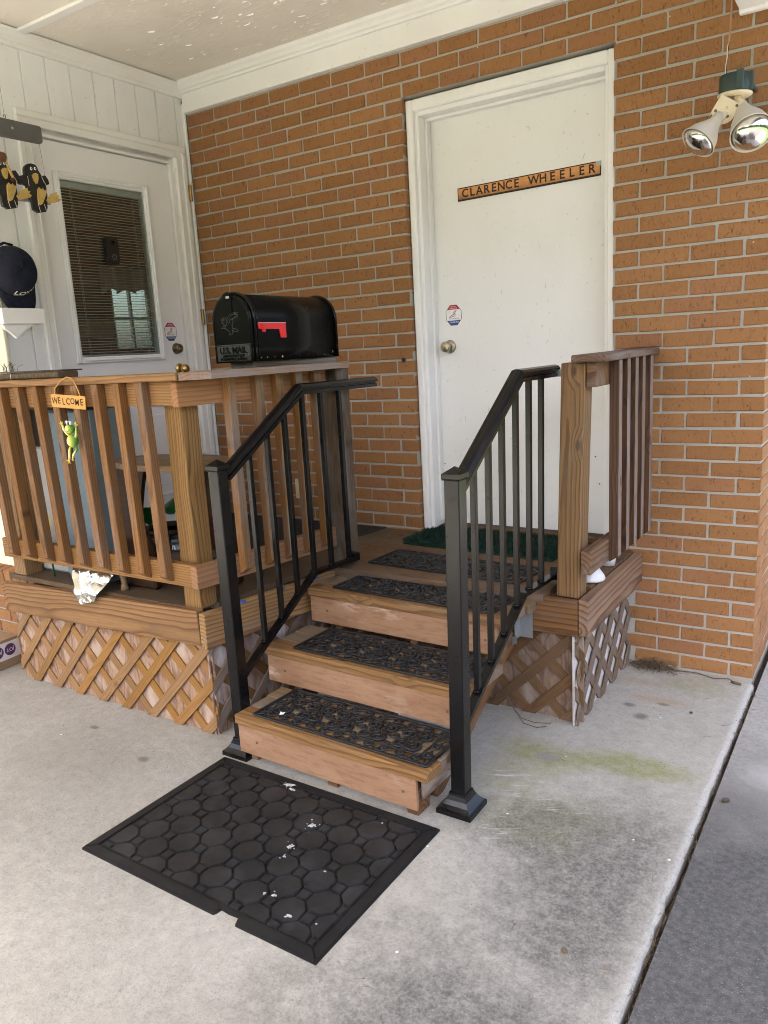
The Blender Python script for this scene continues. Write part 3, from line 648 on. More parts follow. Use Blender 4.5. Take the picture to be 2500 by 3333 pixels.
# trim board and crown along the top of the brick wall
o = thing('eave_trim', (-1.6, 0, 2.85), 'white painted frieze board and crown moulding along the top of the brick wall', 'trim')
boxo('frieze_board', o, -3.045, -0.14, -0.030, 0.006, 2.846, 2.956, WHITE_TRIM, 0.003)
def crown(L, h, d):
    prof = [(0, 0), (-0.3*d, 0.02*h), (-0.35*d, 0.2*h), (-0.55*d, 0.3*h), (-0.62*d, 0.55*h), (-0.85*d, 0.75*h), (-0.9*d, 0.9*h), (-d, h), (0.1*d, h), (0.1*d, 0)]
    vs = [(x, y, z) for x in (0, L) for (y, z) in prof]; n = len(prof)
    fs = [(k, (k+1) % n, n+(k+1) % n, n+k) for k in range(n)]+[tuple(range(n)), tuple(n+k for k in range(n))[::-1]]
    return fixn(mesh('crown', vs, fs))
add('crown_moulding', crown(2.9, 0.056, 0.052), WHITE_TRIM, o, T(-3.04, -0.030, 2.944))

# ================================================================== left siding wall (faces +x), with its return facing the camera
LX = -3.06
siding = thing('siding_wall', (LX, -0.6, 0), 'white painted grooved board wall around the glazed door', 'wall')
# grooved boards: each a part
gy = [-1.28, -1.145, -1.011, -0.88, -0.747, -0.611, -0.48, -0.345, -0.208, -0.07, -0.012]
for i in range(len(gy)-1):
    y0, y1 = gy[i]+0.0035, gy[i+1]-0.0035
    if y1 <= -1.05: z0 = 0.50
    elif y0 > -0.075: z0 = 0.50
    else: z0 = 2.60
    if y0 < -1.08 < y1: z0 = 0.5
    boxo('plank', siding, LX-0.03, LX, y0, y1, z0, 2.96, WHITE_WALL, 0.003)
boxo('backing', siding, LX-0.10, LX-0.008, -1.272, -1.046, 0.2, 2.99, WHITE_WALL, 0.0)
boxo('backing', siding, LX-0.10, LX-0.008, -1.046, 0.05, 2.58, 2.99, WHITE_WALL, 0.0)
boxo('backing', siding, LX-0.10, LX-0.008, -0.078, 0.05, 0.2, 2.58, WHITE_WALL, 0.0)
boxo('corner_bead', siding, LX-0.004, LX+0.018, -0.026, -0.004, 0.52, 2.90, WHITE_TRIM, 0.006)
def crownY(L):
    me = fresh(crown(L, 0.07, 0.045)); me.transform(RZ(R(-90)) @ Matrix.Identity(4)); return me
cm = fresh(crown(1.30, 0.070, 0.045)); cm.transform(RZ(R(90)))
add('crown_moulding', cm, WHITE_TRIM, siding, T(LX, -1.30, 2.925))
# return facing -y, off the frame to the left: siding over a brick wainscot with a sloping rowlock sill
ret = thing('house_return_wall', (-4.2, -1.28, 0), 'cream siding corner over a low brick wainscot left of the porch', 'wall')
boxo('siding_panel', ret, -7.5, LX-0.001, -1.282, -1.20, 0.5, 3.0, CREAM, 0.002)
boxo('corner_board', ret, -3.16, LX+0.012, -1.300, -1.2825, 0.5, 3.0, CREAM, 0.003)
boxo('mortar', ret, -7.5, -3.036, -1.315, -1.20, -0.05, 0.40, MORTAR, 0.0)
for c in range(0, 6):
    for k in range(10):
        x1 = -3.03-k*BM-(0.1 if c % 2 else 0); x0 = x1-0.194
        add('brick', mbox(BRICK, 0.194, 0.09, 0.058, 0.003, 0.001, k), BRICK, ret, T((x0+x1)/2, -1.277, (c+.5)*CH))
for k in range(30):
    x = -3.062-k*0.0677
    add('sill_brick', mbox(BRICK, 0.058, 0.14, 0.095, 0.004, 0.0015, k % 3), BRICK, ret, T(x, -1.272, 0.455) @ RX(R(6)))
boxo('sill_mortar', ret, -7.5, -3.04, -1.325, -1.20, 0.40, 0.492, MORTAR, 0.0)

# ================================================================== ceiling, battens, edge beam, roof
ceil = thing('ceiling', (-2.0, -2.0, 3.0), None, None, kind='structure')
YB = [0.0, -1.01, -2.23, -3.45, -4.67, -5.2]
for i in range(len(YB)-1):
    boxo('ceiling_panel', ceil, -7.5, -0.14, YB[i+1]+0.002, YB[i]-0.002, 3.0, 3.012, CEIL, 0.001)
for y in YB[1:-1]:
    boxo('batten', ceil, -7.5, -0.14, y-0.024, y+0.024, 2.984, 2.9995, WHITE_TRIM, 0.003)
Jf = Joined(); rr = random.Random(77)
for (cx, cy, sx_, sy_, n_) in ((-1.9, -0.35, 0.5, 0.16, 55), (-2.35, -0.55, 0.35, 0.14, 22), (-1.5, -0.75, 0.5, 0.15, 20), (-2.1, -1.5, 0.6, 0.3, 40)):
    for _ in range(n_):
        x, y = rr.gauss(cx, sx_), rr.gauss(cy, sy_)
        if not (-3.0 < x < -0.2 and -3 < y < -0.06): continue
        L, w = rr.uniform(0.008, 0.045), rr.uniform(0.0008, 0.0030); a_ = rr.gauss(0.05, 0.16); c_, s_ = math.cos(a_), math.sin(a_); h_ = rr.uniform(0.001, 0.006)
        P = [(-L/2, 0, -.0004), (L/2, 0, -.0004), (L/2*.8, w, -h_), (-L/2*.7, w*rr.uniform(.6, 1.2), -h_)]
        Jf.put([(x+p[0]*c_-p[1]*s_, y+p[0]*s_+p[1]*c_, 3.0+p[2]) for p in P], [(0, 1, 2, 3)])
o = add('paint_flakes', Jf.build(), WHITE_TRIM, ceil); o['kind'] = 'stuff'
roof = sheet('roof', -7.6, 1.50, -5.3, 4.0, 3.30, ROOFM, 0.12)  # unseen right overhang lengthened to hold back bounce light from the drive
beam = thing('edge_beam', (0.02, -2.5, 2.62), 'white boxed beam end at the top right against the brick', 'beam')
boxo('soffit_board', beam, -0.139, 0.32, -5.2, -0.034, 2.628, 2.646, WHITE_TRIM, 0.002)
boxo('side_board', beam, -0.137, -0.117, -5.2, -0.004, 2.6465, 3.18, WHITE_TRIM, 0.002)
boxo('side_board', beam, 0.30, 0.32, -5.2, -0.004, 2.6465, 3.18, WHITE_TRIM, 0.002)
boxo('end_moulding', beam, -0.142, 0.32, -0.034, -0.004, 2.616, 2.640, WHITE_TRIM, 0.004)
# carport posts out of view hold the beam
# ================================================================== plain white door in the brick wall
door = thing('white_door', (-1.11, 0.15, 0.55), 'plain white slab door in the brick wall', 'door')
JL, JR = -1.565, -0.664
slab = boxo('door_slab', door, JL+0.004, JR-0.004, 0.150, 0.192, 0.556, 2.555, WHITE_DOOR, 0.002)
fr = boxo('door_frame', door, DXL+0.003, JL, 0.05, 0.24, 0.535, 2.632, WHITE_TRIM, 0.003)
boxo('door_frame', door, JR, DXR-0.003, 0.05, 0.24, 0.535, 2.632, WHITE_TRIM, 0.003)
boxo('door_frame', door, JL, JR, 0.052, 0.24, 2.562, 2.632, WHITE_TRIM, 0.003)
boxo('threshold', door, JL, JR, 0.10, 0.26, 0.515, 0.548, W_DECK, 0.006)
# brickmould, proud of the jamb and stepped
for (x0, x1) in ((DXL+0.001, JL-0.018), (JR+0.018, DXR-0.001)):
    boxo('brick_mould', door, x0, x1, 0.026, 0.055, 0.537, 2.634, WHITE_TRIM, 0.005)
boxo('brick_mould', door, JL-0.0185, JR+0.0185, 0.027, 0.055, 2.582, 2.634, WHITE_TRIM, 0.005)
for (x0, x1, z0, z1) in ((JL-0.001, JL+0.012, 0.57, 2.5615), (JR-0.012, JR+0.001, 0.57, 2.5615), (JL+0.012, JR-0.012, 2.5495, 2.5625)):
    boxo('door_stop', door, x0, x1, 0.112, 0.149, z0, z1, WHITE_TRIM, 0.002)
def knob(parent, M, mat, ball=False):
    ro = add('rosette', lathe([(0.001, 0), (0.033, 0), (0.034, 0.003), (0.030, 0.008), (0.016, 0.012)], 24), mat, parent, M)
    pr = [(0.010, 0.010), (0.012, 0.026), (0.022, 0.034), (0.027, 0.045), (0.026, 0.056), (0.020, 0.062), (0.001, 0.062)] if not ball else \
         [(0.010, 0.010), (0.011, 0.022), (0.022, 0.030), (0.028, 0.044), (0.025, 0.058), (0.014, 0.066), (0.001, 0.068)]
    kn = add('door_knob', lathe(pr, 24), mat, parent, M)
    add('keyhole', lathe([(0.001, 0.060), (0.007, 0.060), (0.007, 0.064), (0.001, 0.064)], 12), BRASS, kn, M)
    return kn
knob(door, onY(0.150, -1.489, 1.476), NICKEL)
def octo(w, h, k=0.293):
    a, b2 = w/2, h/2; cx, cy = w*k, h*k
    return [(-a+cx, -b2), (a-cx, -b2), (a, -b2+cy), (a, b2-cy), (a-cx, b2), (-a+cx, b2), (-a, b2-cy), (-a, -b2+cy)]
def clipband(poly, v0, v1):
    def cl(P, keep, at):
        out = []
        for i in range(len(P)):
            p, q = P[i], P[(i+1) % len(P)]
            if keep(p): out.append(p)
            if keep(p) != keep(q):
                t = (at-p[1])/(q[1]-p[1]); out.append((p[0]+t*(q[0]-p[0]), at))
        return out
    return cl(cl(poly, lambda p: p[1] >= v0, v0), lambda p: p[1] <= v1, v1)
def sticker(parent, M, tilt):
    M = M @ RZ(tilt)
    s = add('alarm_sticker', prism(octo(0.094, 0.106), 0.0008), STKWHT, parent, M)
    s['label'] = 'octagonal red, white and blue alarm sticker'
    inn = octo(0.089, 0.101)
    add('sticker_border', prism(inn, 0.0010), STKNAV, s, M)
    add('sticker_field', prism([(x*0.94, y) for x, y in clipband(inn, -0.026, 0.028)], 0.0013), STKWHT, s, M)
    add('red_band', prism([(x*0.94, y*0.97) for x, y in clipband(inn, 0.028, 0.06)], 0.0013), STKRED, s, M)
    add('blue_band', prism([(x*0.94, y*0.97) for x, y in clipband(inn, -0.06, -0.026)], 0.0013), STKBLU, s, M)
    for txt, y, sz, mt in (('24 Hour', 0.0415, 0.0085, STKWHT), ('Protection By', 0.0335, 0.0075, STKWHT), ('Alarms & Service', -0.0165, 0.0082, STKNAV), ('770 684-3852', -0.0345, 0.0095, STKWHT)):
        add('lettering', text_mesh(txt, sz, 0.0002), mt, s, M @ T(0, y, 0.0015))
    for pts, mt in (([(-0.028, -0.010), (-0.012, -0.008), (0.006, -0.004), (0.010, 0.002), (0.002, 0.008), (-0.003, 0.014), (0.006, 0.020), (0.020, 0.021)], STKRED),
                    ([(-0.028, -0.010), (-0.014, -0.002), (0.000, 0.004), (0.008, 0.012), (0.014, 0.020)], STKNAV)):
        add('swoosh', tube([(x, y, 0.0014) for x, y in pts], [0.0006]+[0.0016]*(len(pts)-2)+[0.0006], 4), mt, s, M)
sticker(slab, onY(0.150, -1.462, 1.631), R(1.5))
# old paint ring and scuffs on the slab
for (x, z, r_) in ((-1.050, 2.428, 0.011),):
    add('paint_chip_ring', tube([(r_*math.cos(k*0.7+x)*(1+0.2*math.sin(k*2.3)), r_*math.sin(k*0.7+x), 0.0002) for k in range(6)], 0.0007, 4), GREYROD, slab, onY(0.1502, x, z))
rr = random.Random(14)
for k in range(22):
    x, z = rr.uniform(-1.53, -0.72), rr.choice((rr.uniform(0.6, 1.3), rr.uniform(0.6, 2.5))); a_ = rr.gauss(1.4, 0.5); L = rr.uniform(0.006, 0.03)
    add('scuff', tube([(0, 0, 0.0001), (L*.5*math.cos(a_), L*.5*math.sin(a_)+.001, 0.0002), (L*math.cos(a_), L*math.sin(a_), 0.0001)], 0.0007, 4), GREYROD, slab, onY(0.1502, x, z))
for (x, z) in ((-0.735, 0.93), (-0.715, 0.80), (-1.545, 0.87), (-0.79, 0.74), (-0.67, 2.31)):
    add('paint_chip', sphere(0.0045, 0.0035, 0.0006, 8, 5), STEM, slab, onY(0.1502, x, z))
# nameplate
sg = thing('name_sign', (-1.06, 0.149, 2.2), 'narrow copper name strip on the plain white door', 'sign')
Ms = onY(0.1495, -1.063, 2.2005) @ RZ(R(0.85))
pl = add('sign_plate', prism([(-0.350, -0.0295), (0.350, -0.0295), (0.350, 0.0295), (-0.350, 0.0295)], 0.003), COPPER, sg, Ms)
for (x0, x1, y0, y1) in ((-0.352, 0.330, 0.0262, 0.0305), (-0.352, 0.352, -0.0305, -0.0225), (-0.352, -0.3485, -0.0305, 0.0305), (0.3485, 0.352, -0.0305, 0.02)):
    add('border_line', prism([(x0, y0), (x1, y0), (x1, y1), (x0, y1)], 0.0037), LETTER, pl, Ms)
add('worn_corner', prism([(0.331, 0.012), (0.3525, 0.010), (0.353, 0.0305), (0.334, 0.0305)], 0.0040), GALV, pl, Ms)
def spaced(txt, x0, x1, h, parent, M, mat, z):
    n = len(txt); 
    for i, ch in enumerate(txt):
        if ch == ' ': continue
        me = text_mesh(ch, h*1.45, 0.0004, bold=0.0009)
        add('letter', me, mat, parent, M @ T(x0+(x1-x0)*i/(n-1), 0.002, z))
spaced('CLARENCE', -0.312, -0.045, 0.036, pl, Ms, LETTER, 0.0036)
spaced('WHEELER', 0.040, 0.312, 0.036, pl, Ms, LETTER, 0.0036)
# ================================================================== glazed door in the left wall
ld = thing('glazed_door', (LX-0.05, -0.58, 0.55), 'white half-glazed door with mini blinds in the left wall', 'door')
D0, D1, DX = -0.985, -0.150, LX-0.030       # slab edges along y, its face
L0, L1, Z0, Z1 = -0.866, -0.345, 1.527, 2.392   # glass opening
for (y0, y1, z0, z1) in ((D0, L0, 0.56, 2.563), (L1, D1, 0.56, 2.563), (L0, L1, 0.56, Z0), (L0, L1, Z1, 2.563)):
    boxo('door_slab', ld, DX-0.042, DX, y0, y1, z0, z1, WHITE_LDOOR, 0.0)
lf = 0.034
for (y0, y1, z0, z1) in ((L0-lf, L0, Z0-lf, Z1+lf), (L1, L1+lf, Z0-lf, Z1+lf), (L0, L1, Z0-lf, Z0), (L0, L1, Z1, Z1+lf)):
    f = boxo('lite_frame', ld, DX-0.003, DX+0.012, y0, y1, z0, z1, WHITE_LDOOR, 0.005)
    boxo('lite_bead', f, DX-0.002, DX+0.018, y0+0.011 if y1-y0 < 0.1 else y0+0.011, y1-0.011, z0+0.011 if z1-z0 < 0.1 else z0+0.011, z1-0.011, WHITE_LDOOR, 0.004)
pane = boxo('glass_pane', ld, DX-0.006, DX-0.003, L0+0.001, L1-0.001, Z0+0.001, Z1-0.001, GLASS, 0.0)
bl = boxo('blind_headrail', ld, DX-0.034, DX-0.012, L0+0.003, L1-0.003, Z1-0.034, Z1-0.002, SLAT, 0.002)
zz = Z1-0.045; i = 0
while zz > Z0+0.012:
    add('blind_slat', mbox(SLAT, 0.0115, L1-L0-0.012, 0.0028, 0.0), SLAT, ld, T(DX-0.022, (L0+L1)/2, zz+0.0006*math.sin(i*1.7)) @ RY(R(7+2*math.sin(i*2.3))))
    zz -= 0.0140; i += 1
boxo('blind_bottom_rail', ld, DX-0.032, DX-0.012, L0+0.006, L1-0.006, Z0+0.002, Z0+0.010, SLAT, 0.002)
for y in (L0+0.062, L0+0.070, L1-0.075, L1-0.067):
    add('ladder_cord', tube([(DX-0.0105, y, Z1-0.03), (DX-0.0105, y, Z0+0.01)], 0.0008, 4), SLAT, ld)
# raised lower panels
for (y0, y1) in ((-0.89, -0.60), (-0.53, -0.245)):
    for (a0, a1, z0, z1) in ((y0, y1, 0.72, 0.735), (y0, y1, 1.235, 1.25), (y0, y0+0.015, 0.735, 1.235), (y1-0.015, y1, 0.735, 1.235)):
        boxo('panel_moulding', ld, DX-0.002, DX+0.008, a0, a1, z0, z1, WHITE_LDOOR, 0.003)
    boxo('raised_panel', ld, DX-0.002, DX+0.005, y0+0.045, y1-0.045, 0.78, 1.19, WHITE_LDOOR, 0.004)
knob(ld, onX(DX, -0.213, 1.435), BRASS, True)
db = add('deadbolt', lathe([(0.001, 0), (0.031, 0), (0.031, 0.006), (0.027, 0.010), (0.0255, 0.030), (0.022, 0.034), (0.001, 0.034)], 24), ABRASS, ld, onX(DX, -0.222, 1.553))
add('keyhole', lathe([(0.001, 0.030), (0.010, 0.030), (0.010, 0.036), (0.001, 0.036)], 12), NICKEL, db, onX(DX, -0.222, 1.553))
sticker(ld, onX(DX, -0.252, 1.648), 0.0)
# frame: jamb, stepped casing
for (y0, y1, z0, z1) in ((-1.012, D0-0.004, 0.54, 2.60), (D1+0.004, -0.118, 0.54, 2.60), (D0-0.004, D1+0.004, 2.568, 2.60)):
    boxo('door_jamb', ld, LX-0.11, LX-0.008, y0, y1, z0, z1, WHITE_TRIM, 0.002)
for (y0, y1, z0, z1) in ((-1.084, -1.012, 0.54, 2.665), (-0.118, -0.046, 0.54, 2.665), (-1.012, -0.118, 2.600, 2.665)):
    c1 = boxo('door_casing', ld, LX-0.012, LX+0.012, y0, y1, z0, z1, WHITE_TRIM, 0.003)
    if z0 > 2: boxo('casing_step', c1, LX+0.010, LX+0.021, -1.084, -0.046, 2.632, 2.6655, WHITE_TRIM, 0.005)
    elif y0 < -1: boxo('casing_step', c1, LX+0.010, LX+0.021, y0-0.0005, y0+0.030, z0, 2.632, WHITE_TRIM, 0.005)
    else: boxo('casing_step', c1, LX+0.010, LX+0.021, y1-0.030, y1+0.0005, z0, 2.632, WHITE_TRIM, 0.005)
    if z0 < 2: boxo('casing_bead', c1, LX+0.009, LX+0.016, (y0+0.058 if y0 < -1 else y0+0.003), (y1-0.003 if y0 < -1 else y1-0.058), z0, 2.60, WHITE_TRIM, 0.003)
boxo('door_sill', ld, LX-0.12, LX+0.02, -1.01, -0.12, 0.50, 0.556, GALV, 0.004)
for z in (0.78, 1.73, 2.42): boxo('hinge', ld, LX-0.009, LX+0.030, -0.044, -0.028, z-0.045, z+0.045, BRASS, 0.003)
# doorbell camera stuck on the glass
bell = thing('doorbell_camera', (DX, -0.60, 2.07), 'black doorbell camera on the door glass', 'doorbell')
bd = add('housing', prism([(-0.037, -0.066), (0.037, -0.066), (0.041, -0.055), (0.041, 0.060), (0.035, 0.068), (-0.035, 0.068), (-0.041, 0.060), (-0.041, -0.055)], 0.024, 0.004), BLACKPL, bell, onX(DX-0.0028, -0.604, 2.068))
add('button_ring', tube([(0.013*math.cos(a*math.pi/12), 0.013*math.sin(a*math.pi/12), 0.0245) for a in range(24)], 0.0011, 4, closed=True), GALV, bd, onX(DX-0.0028, -0.600, 2.035))
add('camera_eye', lathe([(0.001, 0.020), (0.012, 0.020), (0.011, 0.026), (0.001, 0.028)], 16), GLOSSBLK, bd, onX(DX-0.0028, -0.602, 2.108))
# dim room beyond the glass, with a curtained window on its far side
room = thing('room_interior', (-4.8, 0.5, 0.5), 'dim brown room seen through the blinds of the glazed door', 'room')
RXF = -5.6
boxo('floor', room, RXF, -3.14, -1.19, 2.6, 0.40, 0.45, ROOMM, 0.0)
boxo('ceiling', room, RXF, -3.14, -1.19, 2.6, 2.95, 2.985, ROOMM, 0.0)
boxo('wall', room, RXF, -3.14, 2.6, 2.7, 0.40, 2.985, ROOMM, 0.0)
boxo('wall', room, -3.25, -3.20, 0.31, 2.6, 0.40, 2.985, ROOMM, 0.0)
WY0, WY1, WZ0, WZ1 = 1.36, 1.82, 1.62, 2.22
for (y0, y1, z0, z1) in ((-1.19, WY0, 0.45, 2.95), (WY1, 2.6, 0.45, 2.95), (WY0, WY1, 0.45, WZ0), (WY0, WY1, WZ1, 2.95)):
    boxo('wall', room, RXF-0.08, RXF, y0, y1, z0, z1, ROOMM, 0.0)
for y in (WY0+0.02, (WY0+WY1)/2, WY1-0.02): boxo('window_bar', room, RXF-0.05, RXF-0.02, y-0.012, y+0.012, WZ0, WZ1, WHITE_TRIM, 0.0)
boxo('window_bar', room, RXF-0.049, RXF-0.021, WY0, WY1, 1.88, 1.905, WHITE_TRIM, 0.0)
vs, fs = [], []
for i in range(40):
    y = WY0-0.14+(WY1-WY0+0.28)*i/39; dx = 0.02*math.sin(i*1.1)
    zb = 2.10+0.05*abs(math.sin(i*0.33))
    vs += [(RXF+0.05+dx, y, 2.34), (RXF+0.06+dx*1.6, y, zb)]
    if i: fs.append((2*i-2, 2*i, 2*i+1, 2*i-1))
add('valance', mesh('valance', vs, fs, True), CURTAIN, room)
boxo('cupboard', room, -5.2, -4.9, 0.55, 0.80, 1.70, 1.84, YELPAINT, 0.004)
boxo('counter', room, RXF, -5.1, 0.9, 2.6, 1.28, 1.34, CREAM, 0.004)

boxo('window_dimmer', room, RXF+0.020, RXF+0.022, WY0-0.02, WY1+0.02, WZ0-0.02, WZ1, WINDIM, 0.0)  # added tinted pane that dims the daylight in the far window
# ================================================================== wooden porch deck
DZ = 0.530
deck = thing('porch_deck', (-1.8, -0.7, 0), 'wooden porch deck skirted with lattice in front of the doors', 'deck')
# planks in front of the plain door, plywood to the left
for i in range(5):
    y1 = -0.002-0.1475*i; y0 = y1-0.1445
    if i == 4: y0 = -0.753
    boxo('deck_plank', deck, -1.725, -0.512 if i < 4 else -0.645, y0, y1, DZ-0.036, DZ-0.001*(i % 2), W_DECK, 0.003)
boxo('plywood_sheet', deck, -3.05, -1.728, -0.705, -0.003, DZ-0.022, DZ, W_PLYDECK, 0.002)
pv = [(-3.07, -1.442), (-1.905, -1.442), (-1.885, -1.43), (-1.775, -1.345), (-1.70, -0.709), (-3.07, -0.709)]
add('plywood_sheet', prism(pv, 0.022), W_PLYDECK, deck, T(0, 0, DZ-0.021))
# fascia boards
board('fascia_board', deck, (-3.092, -1.4555, 0.422), (-1.765, -1.4555, 0.462), 0.038, 0.142, W_FASC)
board('fascia_board', deck, (-1.742, -1.475, 0.455), (-1.655, -0.748, 0.442), 0.036, 0.142, W_SFASC)
board('fascia_board', deck, (-1.70, -0.7295, 0.422), (-0.722, -0.7295, 0.424), 0.037, 0.138, W_RFASC)
board('fascia_board', deck, (-0.7215, -0.730, 0.4445), (-0.510, -0.730, 0.4455), 0.037, 0.138, W_RFASC)
boxo('rim_block', deck, -0.645, -0.511, -0.711, -0.605, 0.47, 0.505, W_DECK, 0.002)
board('fascia_board', deck, (-0.4885, -0.752, 0.455), (-0.4885, -0.004, 0.452), 0.037, 0.142, W_RSFASC)
# blue paint dabs on the side fascia
for t in (0.27, 0.56, 0.83):
    p0 = Vector((-1.742, -1.475, 0.530)).lerp(Vector((-1.655, -0.748, 0.517)), t)
    boxo('paint_dab', deck, p0.x-0.004, p0.x+0.020, p0.y-0.012, p0.y+0.012, p0.z-0.012, p0.z-0.001, BLUEPAINT, 0.003)
# skirts: plywood behind crossed slats
def slat_clip(poly, W, H):
    def cut(P, f):
        out = []
        for i in range(len(P)):
            a, b = P[i], P[(i+1) % len(P)]; fa, fb = f(a), f(b)
            if fa >= 0: out.append(a)
            if (fa >= 0) != (fb >= 0):
                t = fa/(fa-fb); out.append((a[0]+t*(b[0]-a[0]), a[1]+t*(b[1]-a[1])))
        return out
    for f in (lambda p: p[0], lambda p: W-p[0], lambda p: p[1], lambda p: H-p[1]): 
        poly = cut(poly, f)
        if len(poly) < 3: return None
    return poly
def skirt(M, W, H, plym, s1, s2, pitch=0.166, w=0.040, seed=1, phase=0.0, skip=0.0):
    rr = random.Random(seed)
    add('skirt_panel', prism([(0, 0), (W, 0), (W, H), (0, H)], 0.009), plym, deck, M @ T(0, 0, -0.028))
    for layer, (ang, mt) in enumerate(((R(135), s2), (R(45), s1))):
        u = -H-0.2+phase
        while u < W+H+0.2:
            if rr.random() >= skip:
                a = ang+rr.gauss(0, 0.012); d = Vector((math.cos(a), math.sin(a))); n = Vector((-d.y, d.x))*w/2
                c = Vector((u+rr.gauss(0, 0.003), 0)); L = 2.0
                P = [c-d*L-n, c+d*L-n, c+d*L+n, c-d*L+n]
                P = slat_clip([(p.x, p.y) for p in P], W+rr.uniform(-.006, .008), H-0.001)
                if P:
                    cen = Vector((sum(p[0] for p in P)/len(P), sum(p[1] for p in P)/len(P)))
                    Q = []
                    for p in P:
                        v = Vector(p)-cen; Q.append((v.dot(d), v.dot(Vector((-d.y, d.x)))))
                    add('lattice_slat', prism(Q, 0.0068, 0.0008), mt, deck, M @ T(cen.x, cen.y, -0.0185+layer*0.0075) @ RZ(a))
            u += pitch
skirt(frame((-3.10, -1.4395, G+0.001), (1, 0, 0), (0, 0, 1), (0, -1, 0)), 1.335, 0.375, PLY_FRONT, W_LATT, W_LATT, seed=3, phase=0.02)
e = Vector((-1.662+1.757, -0.75+1.435, 0)); WS = e.length; e.normalize()
skirt(frame((-1.7565, -1.432, G+0.001), e, (0, 0, 1), (e.y, -e.x, 0)), WS, 0.385, PLY_SIDE, W_LATTG, W_LATTB, seed=5, phase=0.05)
skirt(frame((-1.68, -0.6935, G+0.001), (1, 0, 0), (0, 0, 1), (0, -1, 0)), 1.165, 0.385, PLY_GREY, W_LATTB, W_LATTB, seed=8, phase=0.03)
skirt(frame((-0.516, -0.716, G+0.001), (0, 1, 0), (0, 0, 1), (1, 0, 0)), 0.712, 0.385, PLY_WHITE, W_LATTG, W_LATTG, seed=9, phase=0.06, skip=0.08)

# ================================================================== left (L-shaped) railing
rl = thing('wooden_railing', (-2.2, -1.2, DZ), 'orange pine railing with the welcome frog and the mailbox on it', 'railing')
def baluster(parent, xb, yb, xt, yt, z0, z1, mat, nx, ny, name='baluster', face=None):
    """2x2, foot cut at a slant; outer face looks along (nx,ny)"""
    s = 0.019; cut = 0.026
    a = Vector((xb, yb, z0)); b = Vector((xt, yt, z1)); L = (b-a).length
    # local X up the stick, Z outward
    vs = []
    for (y, z) in ((-s, -s), (s, -s), (s, s), (-s, s)): vs.append((-L/2+(cut if z > 0 else 0), y, z))
    for (y, z) in ((-s, -s), (s, -s), (s, s), (-s, s)): vs.append((L/2, y, z))
    key = ('bal', round(L, 3))
    if key not in BOXC:
        me = mesh('baluster', vs, [(0, 1, 2, 3), (7, 6, 5, 4), (0, 4, 5, 1), (1, 5, 6, 2), (2, 6, 7, 3), (3, 7, 4, 0)])
        bm = bmesh.new(); bm.from_mesh(me); bmesh.ops.recalc_face_normals(bm, faces=bm.faces)
        bmesh.ops.bevel(bm, geom=list(bm.edges), offset=0.0022, segments=1, affect='EDGES'); bm.to_mesh(me); bm.free(); BOXC[key] = me
    k2 = key+(mat.name,)
    if k2 not in BOXC:
        BOXC[k2] = fresh(BOXC[key]); BOXC[k2].materials.append(mat)
        if face:
            BOXC[k2].materials.append(face)
            for p in BOXC[k2].polygons:
                if p.normal.z > 0.6: p.material_index = 1
    ex = (b-a).normalized(); ez = Vector((nx, ny, 0)); ez = (ez-ex*ez.dot(ex)).normalized(); ey = ez.cross(ex)
    o = add(name, BOXC[k2], mat, parent, frame((a+b)/2, ex, ey, ez))
    for zz in (z0+0.05, z1-0.045):
        t = (zz-z0)/(z1-z0); q = a.lerp(b, t)+ez*0.0185
        add('screw_head', SCREW, STEM, o, frame(q, ey, ex, ez) if False else frame(q, ex, ey, ez))
    return o
SCREW = lathe([(0.0005, -0.001), (0.0034, -0.001), (0.0034, 0.0008), (0.0005, 0.0008)], 8)
YF = -1.470
board('bottom_rail', rl, (-3.035, YF+0.019, 0.672), (-1.742, YF+0.019, 0.671), 0.038, 0.089, W_RAIL)
board('top_rail', rl, (-3.06, YF+0.019, 1.366), (-1.742, YF+0.019, 1.366), 0.038, 0.089, W_RAIL)
bx = [(-2.915, -2.95), (-2.782, -2.818), (-2.651, -2.688), (-2.524, -2.558), (-2.398, -2.427), (-2.270, -2.294), (-2.146, -2.167), (-2.022, -2.040), (-1.893, -1.911)]
for (xb, xt) in bx: baluster(rl, xb, YF-0.019, xt, YF-0.019, 0.640, 1.410, W_BAL, 0, -1)
# posts
board('post', rl, (-1.832, -1.385, 0.522), (-1.826, -1.385, 1.408), 0.090, 0.090, W_POST, up=(0, 1, 0), bev=0.004)
board('post', rl, (-2.995, -1.385, 0.500), (-2.985, -1.385, 1.408), 0.090, 0.090, W_POST, up=(0, 1, 0), bev=0.004)
board('post', rl, (-1.660, -0.633, 0.500), (-1.657, -0.633, 1.412), 0.092, 0.092, W_FARPOST, up=(0, 1, 0), bev=0.004)
# side run, slightly out of square
SA, SB = Vector((-1.738, -1.478, 0)), Vector((-1.652, -0.690, 0)); sd = (SB-SA).normalized(); sn = Vector((sd.y, -sd.x, 0))
def sp(y, off, z): 
    t = (y-SA.y)/(SB.y-SA.y); q = SA.lerp(SB, t)+sn*off; return (q.x, q.y, z)
board('bottom_rail', rl, sp(-1.478, -0.019, 0.668), sp(-0.700, -0.019, 0.662), 0.038, 0.089, W_SIDE)
board('top_rail', rl, sp(-1.478, -0.019, 1.362), sp(-0.70, -0.019, 1.366), 0.038, 0.092, W_SIDE)
for y in (-1.253, -1.112, -1.004, -0.894, -0.786):
    q = sp(y, 0.019, 0)
    baluster(rl, q[0], q[1], q[0]-0.004, q[1], 0.632, 1.410, W_SIDEB, sn.x, sn.y, face=W_FACE2)
